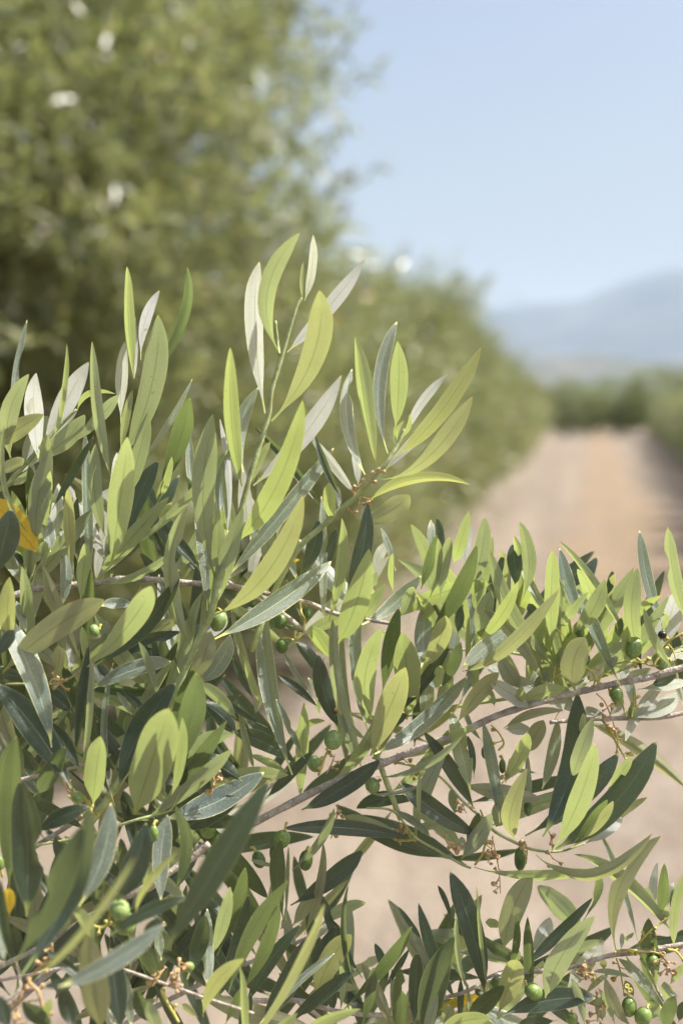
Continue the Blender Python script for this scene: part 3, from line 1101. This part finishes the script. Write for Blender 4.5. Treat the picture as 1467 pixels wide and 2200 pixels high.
def ridge(name, r0, r1, prof, rough, material, nr=14, na=150, a0=-30, a1=50, seed=0):
    V, Fc = [], []
    for j in range(nr + 1):
        u = j / nr
        r = r0 + (r1 - r0) * u
        env = math.sin(math.pi * min(1.0, 0.02 + u)) ** 1.0
        for i in range(na + 1):
            az = R(a0 + (a1 - a0) * i / na)
            h = prof(math.degrees(az))
            n = noise.fractal(Vector((math.degrees(az) * 0.45 + seed, u * 5, seed)), 0.9, 2.0, 6)
            z = env * h * (1 + rough * n) - 3.0
            V.append((r * math.sin(az), r * math.cos(az), z))
    for j in range(nr):
        for i in range(na):
            a = j * (na + 1) + i
            Fc.append((a, a + 1, a + na + 2, a + na + 1))
    structure(name, V, Fc, material)

def build_far():
    def mountain_h(a):        # height by azimuth in degrees (0 = straight ahead)
        pts = [(-30, 330), (-5, 350), (4, 400), (6.5, 432), (9.5, 462), (11.5, 545), (13.5, 585), (16, 600), (20, 520), (28, 430), (50, 350)]
        return float(np.interp(a, [p[0] for p in pts], [p[1] for p in pts]))
    ridge('mountains', 4600, 7800, mountain_h, 0.05, simple_noise_material('mountain_slope', (0.022, 0.032, 0.040), (0.075, 0.078, 0.080), 0.003), seed=3)
    ridge('hills', 1500, 3200, lambda a: 86 + 12 * math.sin(a * 0.25 + 1), 0.22,
          simple_noise_material('hill_slope', (0.050, 0.068, 0.052), (0.125, 0.115, 0.10), 0.012), seed=8)
    # the far groves on the plain read as one mass
    rng = np.random.default_rng(5)
    V, Fc = [], []
    base = bmesh.new()
    bmesh.ops.create_icosphere(base, subdivisions=1, radius=1.0)
    bv = np.array([v.co[:] for v in base.verts]); bf = [[v.index for v in f.verts] for f in base.faces]
    base.free()
    for k in range(2600):
        r = 110 * (1500 / 110) ** rng.random()
        a = R(rng.uniform(-25, 35))
        s = rng.uniform(1.3, 2.2) * (1.0 if r < 500 else 1.5)
        p = bv * np.array([s * rng.uniform(.8, 1.2), s, s * rng.uniform(.7, .95)]) * (1 + 0.25 * rng.standard_normal((len(bv), 1)) * 0.6)
        p += np.array([r * math.sin(a), r * math.cos(a), s * 0.75])
        n0 = len(V)
        V.extend(map(tuple, p)); Fc.extend([[n0 + i for i in f] for f in bf])
    o = link_mesh('distant_olive_grove', V, Fc, simple_noise_material('grove_foliage', (0.045, 0.060, 0.035), (0.10, 0.115, 0.065), 0.4), None, False)
    o['kind'] = 'stuff'

# ------------------------------------------------------------------ background olive trees
def crown_arrays(seed, rx, ry, z0, z1, n_shoots, per, leaf_l, leaf_w, lump=0.28, hole=0.25, clumps=150):
    """leaf-sized faces along many shoots that fill a lumpy crown"""
    rng = np.random.default_rng(seed)
    rs = random.Random(seed)
    lobes = [(Vector((rs.gauss(0, 1), rs.gauss(0, 1), rs.gauss(0, .8))).normalized(), rs.uniform(-.5, 1)) for _ in range(26)]
    L = np.array([l[0][:] for l in lobes]); Lw = np.array([l[1] for l in lobes])
    d = rng.standard_normal((n_shoots, 3)); d /= np.linalg.norm(d, axis=1)[:, None]
    sh = np.exp(6.0 * (d @ L.T - 1.0)) @ Lw
    rad = (1 + lump * np.clip(sh, -0.8, 1.3)) * rng.random(n_shoots) ** 0.33
    zc, zh = (z0 + z1) / 2, (z1 - z0) / 2
    P = d * rad[:, None] * np.array([rx, ry, zh]) + np.array([0, 0, zc])
    nc = clumps                                       # gather most shoots into tufts, with shade between them
    cd = rng.standard_normal((nc, 3)); cd /= np.linalg.norm(cd, axis=1)[:, None]
    cs = (1 + lump * np.clip(np.exp(6.0 * (cd @ L.T - 1.0)) @ Lw, -0.8, 1.3)) * rng.uniform(0.12, 1.0, nc) ** 0.38
    Cc = cd * cs[:, None] * np.array([rx, ry, zh]) + np.array([0, 0, zc])
    pick = rng.integers(0, nc, n_shoots)
    tuft = rng.random(n_shoots) < 0.8
    P[tuft] = (Cc[pick] + rng.standard_normal((n_shoots, 3)) * 0.135)[tuft]
    d[tuft] = (cd[pick] + rng.standard_normal((n_shoots, 3)) * 0.35)[tuft]
    d /= np.linalg.norm(d, axis=1)[:, None]
    # thin out random pockets so the sky and the dark inside show through
    K = rng.standard_normal((70, 3)) * np.array([rx, ry, zh]) * 0.62 + np.array([0, 0, zc])
    dist = np.min(np.linalg.norm((P[:, None, :] - K[None]), axis=2), axis=1)
    keep = (dist > hole) | (rng.random(n_shoots) < 0.22)
    keep &= (P[:, 2] > 0.25) & (np.linalg.norm((P - np.array([0, 0, zc])) / np.array([rx, ry, zh]), axis=1) < 1.27)
    P, d = P[keep], d[keep]
    n = len(P)
    D = d * 0.8 + rng.standard_normal((n, 3)) * 0.55 + np.array([0, 0, 0.55])
    D /= np.linalg.norm(D, axis=1)[:, None]
    droop = rng.random(n) < 0.25
    D[droop, 2] -= 0.9
    D /= np.linalg.norm(D, axis=1)[:, None]
    sl_ = rng.uniform(0.14, 0.34, n) * np.where(rng.random(n) < 0.07, 1.9, 1.0)
    t = np.linspace(0, 1, per)
    B = P[:, None, :] + D[:, None, :] * (sl_[:, None] * t[None])[:, :, None]
    A = D[:, None, :] * 0.75 + rng.standard_normal((n, per, 3)) * 0.55
    A /= np.linalg.norm(A, axis=2)[:, :, None]
    B = B.reshape(-1, 3); A = A.reshape(-1, 3)
    m = len(B)
    N = rng.standard_normal((m, 3)) + np.array([0, 0, 0.7])
    Wd = np.cross(A, N); Wd /= np.linalg.norm(Wd, axis=1)[:, None]
    N = np.cross(Wd, A)
    flip = np.where(N[:, 2] < 0, -1.0, 1.0)[:, None]; Wd = Wd * flip; N = N * flip
    l = leaf_l * rng.uniform(.75, 1.2, m)[:, None]; w = leaf_w * rng.uniform(.75, 1.15, m)[:, None] * 0.5
    V = np.empty((m, 4, 3))
    V[:, 0] = B
    V[:, 1] = B + A * l * 0.5 + Wd * w + N * l * 0.03
    V[:, 2] = B + A * l - N * l * 0.06
    V[:, 3] = B + A * l * 0.5 - Wd * w + N * l * 0.03
    return V.reshape(-1, 3), m

def crown_mesh(name, material, *args, **kw):
    V, m = crown_arrays(*args, **kw)
    me = bpy.data.meshes.new(name)
    me.vertices.add(len(V)); me.vertices.foreach_set('co', V.ravel())
    me.loops.add(4 * m); me.loops.foreach_set('vertex_index', np.arange(4 * m, dtype=np.int32))
    me.polygons.add(m); me.polygons.foreach_set('loop_start', np.arange(0, 4 * m, 4, dtype=np.int32))
    me.materials.append(material)
    me.update(calc_edges=True)
    return me

def trunk_mesh(name, seed, h, r):
    rng = random.Random(seed)
    V, Fc = [], []
    tube([(0, 0, -0.05, r * 1.5), (0.02, 0.01, 0.15, r * 1.1), (0.05, -0.03, 0.45, r * .95), (0.02, 0.02, 0.75, r)], 5, 12, V, Fc, 0.25, rng)
    for k in range(5):
        a = 2 * math.pi * k / 5 + rng.uniform(-.4, .4)
        e = rng.uniform(0.45, 0.8)
        x, y = math.cos(a), math.sin(a)
        tube([(0.02, 0.02, 0.62, r * .62), (x * .22, y * .22, 1.0, r * .5), (x * e * .75, y * e * .75, h * .5, r * .33), (x * e, y * e, h * .82, r * .14)], 5, 8, V, Fc, 0.2, rng)
        for q in range(3):
            b = a + rng.uniform(-1.2, 1.2); f = rng.uniform(.3, .6)
            z = h * rng.uniform(.35, .6)
            tube([(x * e * .6, y * e * .6, z * .9, r * .25), (x * e * .6 + math.cos(b) * f, y * e * .6 + math.sin(b) * f, z + .3, r * .08)], 4, 6, V, Fc)
    me = bpy.data.meshes.new(name)
    me.from_pydata(V, [], Fc)
    me.polygons.foreach_set('use_smooth', [True] * len(me.polygons))
    me.materials.append(M_TRUNK)
    me.update()
    return me

def place_tree(crown, trunk, d, lat, label, group, sc=(1, 1, 1), rz=0.0, name='olive_tree'):
    t = thing(name, label, 'tree', on_ground(d, lat), group, rz)
    t.scale = sc
    for nm, me in (('crown', crown), ('trunk', trunk)):
        o = bpy.data.objects.new(nm, me)
        COL.objects.link(o)
        o.parent = t
    return t

def build_trees():
    rng = random.Random(11)
    near = crown_mesh('near_crown', M_CROWN, 1, 1.45, 1.45, 0.35, 4.1, 14000, 12, 0.080, 0.0190, 0.36, 0.20, 330)
    mids = [crown_mesh('mid_crown', M_CROWN, 20 + k, 1.25, 1.25, 0.25, 2.75, 5200, 11, 0.078, 0.021, 0.26) for k in range(3)]
    fars = [crown_mesh('far_crown', M_CROWN, 40 + k, 1.3, 1.3, 0.2, 2.6, 1300, 9, 0.13, 0.045, 0.26) for k in range(3)]
    dark = [crown_mesh('end_crown', M_CROWN_FAR, 60 + k, 1.5, 1.5, 0.15, 3.0, 900, 9, 0.15, 0.055, 0.26) for k in range(2)]
    tr = [trunk_mesh('trunk', 70 + k, 2.6, 0.11) for k in range(3)]
    trn = trunk_mesh('trunk', 80, 3.6, 0.14)
    place_tree(near, trn, 5.3, -2.85, 'tallest olive tree, its blurred crown filling the upper left of the view', 'olive trees in the left row')
    place_tree(near, trn, 3.1, -3.3, 'olive tree at the left edge, nearest the camera, mostly out of view', 'olive trees in the left row', (0.9, 0.9, 0.92), 2.0)
    for k in range(7):                              # the next row over, glimpsed through the gaps
        s = rng.uniform(1.05, 1.2)
        place_tree(mids[k % 3], tr[k % 3], 7.5 + 2.3 * k, -6.0 - .05 * k + rng.uniform(-.2, .2), 'olive tree of a second row, glimpsed in gaps behind the tallest tree',
                   'olive trees of the row behind', (s, s, s * 1.25), rng.uniform(0, 6.28))
    words = ['second', 'third', 'fourth', 'fifth', 'sixth', 'seventh', 'eighth', 'ninth']
    d = 7.4; k = 0
    while d < 82:
        lat = -2.12 - 0.027 * d + rng.uniform(-.18, .18)
        cm = mids[k % 3] if d < 24 else fars[k % 3]
        s = rng.uniform(.93, 1.08)
        if k < 8:
            lab = words[k] + ' olive tree of the hedge-like left row, counted away from the tallest one'
        else:
            lab = 'small far olive tree merging with the others in the left row'
        place_tree(cm, tr[k % 3], d, lat, lab, 'olive trees in the left row' if k < 8 else 'far olive trees merging in the left row', (s, s, s * rng.uniform(.94, 1.06) * (.84 if d < 11 else .88 if d < 16 else .95)), rng.uniform(0, 6.28))
        d += 2.05 + rng.uniform(-.15, .15); k += 1
    d = 9.0; k = 0
    while d < 82:
        lat = 2.45 + 0.020 * d + rng.uniform(-.15, .15)
        cm = mids[(k + 1) % 3] if d < 24 else fars[(k + 1) % 3]
        s = rng.uniform(.76, .86)
        vis = d > 13.5
        lab = ('low grey-green olive tree of the right row, cut off by the right edge' if d < 24 else 'small far olive tree merging with the others in the right row')
        place_tree(cm, tr[k % 3], d, lat, lab, 'olive trees in the right row near the edge' if d < 24 else 'far olive trees merging in the right row', (s, s, s * rng.uniform(.84, .92)), rng.uniform(0, 6.28))
        d += 2.05 + rng.uniform(-.15, .15); k += 1
    for k in range(9):
        lat = -8.5 + 2.35 * k + rng.uniform(-.3, .3)
        s = rng.uniform(.82, 1.16)
        place_tree(dark[k % 2], tr[k % 3], 79 + rng.uniform(-1, 1), lat, 'dark olive tree in the row that closes off the end of the path',
                   'dark olive trees across the end of the path', (s, s, s * (1.12 if k in (5, 6) else 0.97)), rng.uniform(0, 6.28))

# ------------------------------------------------------------------ foreground sprigs
PROF_U = [0, .06, .10, .18, .30, .45, .58, .70, .82, .91, .97, 1.0]
PROF_W = [.08, .095, .18, .49, .82, .98, 1.0, .94, .76, .48, .21, .02]
LEAF_T = np.array([0, .03, .06, .09, .13, .18, .25, .33, .42, .51, .60, .68, .76, .83, .89, .935, .97, .99, 1.0])
LEAF_W = np.interp(LEAF_T, PROF_U, PROF_W)
LEAF_X = np.array([-1, -.90, -.45, 0, .45, .90, 1.0])

# look -> is the upper side seen?, wanted sunlight on the seen side (-1 backlit .. 1 full sun), tint that paints this sun or shade into the leaf colour, width of the crease
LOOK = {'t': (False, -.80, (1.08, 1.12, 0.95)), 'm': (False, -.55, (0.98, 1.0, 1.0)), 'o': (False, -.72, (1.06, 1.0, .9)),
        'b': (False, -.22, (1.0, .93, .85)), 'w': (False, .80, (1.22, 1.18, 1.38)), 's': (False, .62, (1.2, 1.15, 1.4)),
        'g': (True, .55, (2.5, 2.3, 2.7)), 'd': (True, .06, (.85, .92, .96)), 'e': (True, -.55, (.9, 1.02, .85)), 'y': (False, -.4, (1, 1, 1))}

def solve_pose(a2, look_sun, rng):
    """a2: direction on the picture plane (world); choose lean in depth and roll so the seen side gets the wanted sun"""
    best = None
    for lean in range(-42, 32, 6):
        al = R(lean)
        a = a2 * math.cos(al) + FWD * math.sin(al)
        n0 = (-FWD) - a * (-FWD).dot(a)
        n0.normalize()
        s0 = a.cross(n0)
        for roll in range(-48, 49, 8):
            ro = R(roll)
            n = n0 * math.cos(ro) + s0 * math.sin(ro)
            e = (n.dot(SUN) - look_sun) ** 2 + 0.05 * (al / 0.6) ** 2 + 0.10 * (ro / 0.8) ** 2 + rng.random() * 0.04
            if best is None or e < best[0]:
                best = (e, al, ro)
    return best[1], best[2]

def build_leaf(parent, org, bx, by, tx, ty, w, look, bow, depth, rng):
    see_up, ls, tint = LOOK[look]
    P0 = at(bx, by, depth)
    a2 = at(tx, ty, depth) - P0
    L2 = a2.length
    a2.normalize()
    side = FWD.cross(a2)                      # to the right of base -> tip in the picture
    lean, roll = solve_pose(a2, ls, rng)
    dep = L2 * math.tan(lean)
    P1 = at(tx, ty, depth + dep)
    ax = (P1 - P0); L = ax.length; ax.normalize()
    view = (CAM - (P0 + P1) * 0.5).normalized()
    n0 = (view - ax * view.dot(ax)).normalized()
    s0 = ax.cross(n0)
    n = n0 * math.cos(roll) + s0 * math.sin(roll)
    up_n = n if see_up else -n
    half = 0.41 * rng.uniform(.9, 1.08) * w * depth / F_PX / max(0.68, math.cos(roll))
    half = min(half, L * 0.24) if L > 0.02 else half
    curl = rng.uniform(-.05, .07) if rng.random() < .8 else rng.uniform(.08, .16)
    fold = R(rng.uniform(8, 24)) * (1 if rng.random() < .85 else -.6)
    if w / max(1.0, (L2 / depth * F_PX)) < 0.14:
        fold = R(rng.uniform(30, 48))
    half *= 1.06 / math.cos(fold) ** 0.8
    fold *= (.45 if look in 'ws' else 1)
    twist = R(rng.uniform(-14, 14))
    wav = rng.uniform(0, 6.28)
    wav_a = rng.uniform(.0, .10)
    skew = rng.uniform(.82, 1.22)
    bite = (rng.uniform(.25, .8), rng.choice((-1, 1)), rng.uniform(.25, .6)) if rng.random() < .09 else None
    V, UVs = [], []
    C = []
    for t in LEAF_T:
        C.append(P0 + ax * (L * t) + side * (bow * L * 4 * t * (1 - t)) + up_n * (-curl * L * 4 * t * (1 - t)) - up_n * (L * 0.035 * max(0, t - .8) ** 1.5 * 8))
    nT = len(LEAF_T)
    for i, t in enumerate(LEAF_T):
        tg = (C[min(i + 1, nT - 1)] - C[max(i - 1, 0)]).normalized()
        nn = (up_n - tg * up_n.dot(tg)).normalized()
        nn = Matrix.Rotation(twist * (t - .5), 3, tg) @ nn
        ws = nn.cross(tg)
        tt = t ** skew
        hw = half * float(np.interp(tt, LEAF_T, LEAF_W)) * (1 + 0.05 * math.sin(9 * t + wav))
        for x in LEAF_X:
            f = abs(x)
            z = math.sin(fold) * f * hw - 0.30 * max(0, f - .6) * hw + wav_a * hw * math.sin(13 * t + wav + (2 if x > 0 else 0)) * f
            xx = x
            if bite and abs(t - bite[0]) < .075 and x * bite[1] > bite[2]:
                xx = bite[1] * bite[2]
            p = C[i] + ws * (xx * hw * math.cos(fold)) + nn * z
            V.append(tuple(p - org)); UVs.append((0.5 + 0.5 * x, t))
    m = len(LEAF_X)
    Fc = []
    for i in range(nT - 1):
        for k in range(m - 1):
            a = i * m + k
            Fc.append((a, a + 1, a + m + 1, a + m))
    # make the mesh normal the upper side
    v0, v1, v2 = (Vector(V[7 * m + 2]), Vector(V[7 * m + 3]), Vector(V[8 * m + 3]))
    if (v1 - v0).cross(v2 - v1).dot(up_n) < 0:
        Fc = [f[::-1] for f in Fc]
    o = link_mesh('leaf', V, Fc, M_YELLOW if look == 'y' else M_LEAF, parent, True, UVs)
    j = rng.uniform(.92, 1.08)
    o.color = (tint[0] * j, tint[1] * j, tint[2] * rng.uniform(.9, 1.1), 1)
    if look == 'y':
        o['label'] = 'yellowed leaf'
    return P0

def lathe(profile, origin, axis, sides=16):
    axis = axis.normalized()
    x = axis.cross(Vector((0.31, 0.87, 0.2))).normalized(); y = axis.cross(x)
    V, Fc = [], []
    for (h, r) in profile:
        for k in range(sides):
            a = 2 * math.pi * k / sides
            V.append(tuple(origin + axis * h + x * (r * math.cos(a)) + y * (r * math.sin(a))))
    for i in range(len(profile) - 1):
        for k in range(sides):
            a = i * sides + k; b = i * sides + (k + 1) % sides
            Fc.append((a, b, b + sides, a + sides))
    return V, Fc

def build_sprigs():
    rng = random.Random(42)
    roots = {}
    for key, S_ in SPRIGS.items():
        d0 = S_['depth']
        view0 = S_['stems'][0][1]
        ox, oy, sc = TILE[view0]
        p = S_['stems'][0][2][0]
        org = at(ox + p[0] / sc, oy + p[1] / sc, d0 + S_['stems'][0][3] * 0.01)
        root = thing('olive_branch', LABELS[key][0], 'branch', org, 'leafy olive branches in the foreground')
        roots[key] = (root, org, d0)
        for kind, tile, pts, dz in S_['stems']:
            ox, oy, sc = TILE[tile]
            d = d0 + dz * 0.01
            q = []
            for (x, y, r) in pts:
                w3 = at(ox + x / sc, oy + y / sc, d + rng.uniform(-.0015, .0015)) - org
                rr = r / sc * d / F_PX
                q.append((*w3, (rr if tile == 'PX' else rr * 0.5) * 0.85))
            V, Fc = tube(q, 8, 10, knob=0.16 if kind == 'wood' else 0.08, rng=rng)
            link_mesh('stem', V, Fc, M_WOOD if kind == 'wood' else M_SHOOT, root)
        tile = None
        for line in S_['leaves'].split('\n'):
            line = line.strip()
            if not line:
                continue
            if line[0] == '@':
                tile = line[1:]
                continue
            f = line.split()
            ox, oy, sc = TILE[tile]
            bx, by, tx, ty = (float(f[0]) / sc + ox, float(f[1]) / sc + oy, float(f[2]) / sc + ox, float(f[3]) / sc + oy)
            build_leaf(root, org, bx, by, tx, ty, float(f[4]) / sc, f[5], float(f[6]), d0 + float(f[7]) * 0.01, rng)
    # leaves seen only in glimpses behind the measured ones, each on one of its branch's stems
    frng = random.Random(9)
    for key, count, lo, hi, looks in (('right_back', 48, -.2, .9, 'tmmtgdo'), ('shaded', 86, -.4, 1.6, 'dddbdem'), ('left_middle', 55, .4, 2.6, 'dddbmee'), ('front', 38, 2.0, 9.0, 'dddbe'), ('middle', 14, .6, 2.2, 'ddbmgst'),
                                      ('right_long', 14, .6, 2.0, 'dmbgst'), ('lower_right', 16, .5, 1.8, 'dmbge'), ('lower_middle', 28, .4, 1.6, 'dbeg'),
                                      ('horizontal', 36, -.5, 2.4, 'ddddbmes'), ('upright', 12, -.5, 2.0, 'dmde'), ('upper_left', 16, -.4, 2.0, 'dmgst'), ('right_long', 12, -.4, 1.6, 'dmtg'), ('hanging', 7, .5, 1.6, 'dbm')):
        root, org, d0 = roots[key]
        made = 0
        while made < count:
            kind, tile, pts, dz = frng.choice(SPRIGS[key]['stems'])
            ox, oy, sc = TILE[tile]
            k = frng.randrange(len(pts) - 1); u = frng.random()
            x = ox + (pts[k][0] * (1 - u) + pts[k + 1][0] * u) / sc
            y = oy + (pts[k][1] * (1 - u) + pts[k + 1][1] * u) / sc
            ang = R(frng.choice((frng.uniform(-70, 70), frng.uniform(-150, 150))))
            ln = frng.uniform(170, 290)
            tx, ty = x + ln * math.sin(ang), y - ln * math.cos(ang)
            if not (-40 < x < 1500 and y < 2260):
                continue
            if (x > 1000 and lo > 0 and ty < y - 120) or (ty < (1000 if lo < 0 else 1150)) or (key == 'hanging' and abs(ang) > 2.2):
                continue
            if lo < 0 and abs(ang) > .85:
                continue
            made += 1
            build_leaf(root, org, x, y, tx, ty, ln * frng.uniform(.13, .18), frng.choice(looks), frng.uniform(-.07, .07), d0 + dz * 0.01 + frng.uniform(abs(lo) + .8, hi + 1.2) * .01, frng)
    # the right-hand branches go on past the picture's edge
    for key, count in (('right_long', 4), ('right_back', 5), ('lower_right', 5)):
        root, org, d0 = roots[key]
        pts = SPRIGS[key]['stems'][0][2]
        for k in range(count):
            u = k / count
            x = pts[0][0] * (1 - u) + 1500 * u
            y = float(np.interp(x, [p[0] for p in pts][::-1], [p[1] for p in pts][::-1]))
            a = R(frng.uniform(55, 85))
            ln = frng.uniform(170, 270)
            build_leaf(root, org, x, y, x + ln * math.sin(a), y - ln * math.cos(a) * (1 if k % 2 else -.7), ln * .17, frng.choice('dmgte'), frng.uniform(-.06, .06), d0, frng)
    tints = {'green': (1, 1, 1, 1), 'pale': (1.2, 1.15, 1.5, 1), 'dark': (.55, .62, .6, 1), 'black': (.12, .08, .1, 1)}
    for key, tile, cx, cy, hw, hh, lean, dz, tint, sx, sy in OLIVES:
        root, org, d0 = roots[key]
        ox, oy, sc = TILE[tile]
        d = d0 + dz * 0.01
        c = at(ox + cx / sc, oy + cy / sc, d)
        a = R(lean)
        axis = (UP * math.cos(a) + RIGHT * math.sin(a) - FWD * rng.uniform(-.2, .3)).normalized()
        rw = 0.9 * hw / sc * d / F_PX; rh = 0.96 * hh / sc * d / F_PX
        prof = []
        for k in range(15):
            th = math.pi * k / 14
            prof.append((-rh * math.cos(th), rw * max(0.02, math.sin(th)) ** 0.94))
        prof[0] = (-rh * 1.06, rw * 0.03)
        prof[-1] = (rh * 0.97, rw * 0.08)
        V, Fc = lathe(prof, c - org, axis)
        o = link_mesh('olive', V, Fc, M_OLIVE, root)
        o.color = tints[tint]
        if tint == 'black':
            o['label'] = 'small shrivelled black olive'
        e = at(ox + sx / sc, oy + sy / sc, d + 0.001)
        top = c + axis * rh * 0.95
        if (e - top).length > (e - (c - axis * rh * 0.95)).length:
            top = c - axis * rh * 0.95
        mid = (top + e) * 0.5 + UP * 0.0008
        V, Fc = tube([(*(top - org), .0006), (*(mid - org), .0005), (*(e - org), .0006)], 5, 6)
        link_mesh('stalk', V, Fc, M_STALK, o)
    for key, tile, kind, w, dz, pts, ncal in STALKS:
        root, org, d0 = roots[key]
        ox, oy, sc = TILE[tile]
        d = d0 + dz * 0.01
        q = []
        for k, (x, y) in enumerate(pts):
            q.append((*(at(ox + x / sc, oy + y / sc, d + rng.uniform(-.002, .002)) - org), 0.5 * w / sc * d / F_PX * (1.0 - 0.35 * k / len(pts))))
        V, Fc = tube(q, 6, 6, knob=.25, rng=rng)
        Cn = catmull(q, 8)
        for k in range(ncal):                       # dried calyxes and side pegs on the stalk
            c = Cn[int((0.25 + 0.75 * (k + rng.random() * .6) / max(1, ncal)) * (len(Cn) - 1)) % len(Cn)]
            p0 = Vector(c[:3])
            dr = Vector((rng.gauss(0, 1), rng.gauss(0, 1), rng.gauss(0, .8))).normalized()
            ln = rng.uniform(.0016, .0034)
            tube([(*p0, c[3] * .7), (*(p0 + dr * ln), .00025)], 3, 5, V, Fc)
            tip = p0 + dr * ln
            rr = rng.uniform(.0005, .0010)
            n0 = len(V)
            lv, lf = lathe([(-rr * .6, rr * .2), (0, rr * .75), (rr * .7, rr), (rr * 1.5, rr * 1.25), (rr * 1.1, rr * .55), (rr * .9, .00001)], tip, dr, 7)
            V.extend(lv); Fc.extend([tuple(n0 + i for i in f) for f in lf])
        link_mesh('flower_stalk', V, Fc, {'yellow': M_STALK, 'dry': M_DRY, 'green': M_SHOOT}[kind], root)

def build_haze():
    V = []
    for z in (-6.0, 760.0):
        for x, y in ((-9000, -300), (9000, -300), (9000, 9500), (-9000, 9500)):
            V.append((x, y, z))
    Fc = [(3, 2, 1, 0), (4, 5, 6, 7), (0, 1, 5, 4), (1, 2, 6, 5), (2, 3, 7, 6), (3, 0, 4, 7)]
    m, t, out = mat('haze_air')
    v = nd(t, 'ShaderNodeVolumePrincipled')
    v.inputs['Color'].default_value = (0.65, 0.81, 1.0, 1)
    v.inputs['Density'].default_value = HAZE
    v.inputs['Anisotropy'].default_value = 0.0
    lk(t, v.outputs[0], out.inputs['Volume'])
    o = link_mesh('haze', V, Fc, m, None, False)
    o['kind'] = 'stuff'
HAZE = 1.05e-4

build_ground()
build_far()
build_trees()
build_sprigs()
build_haze()
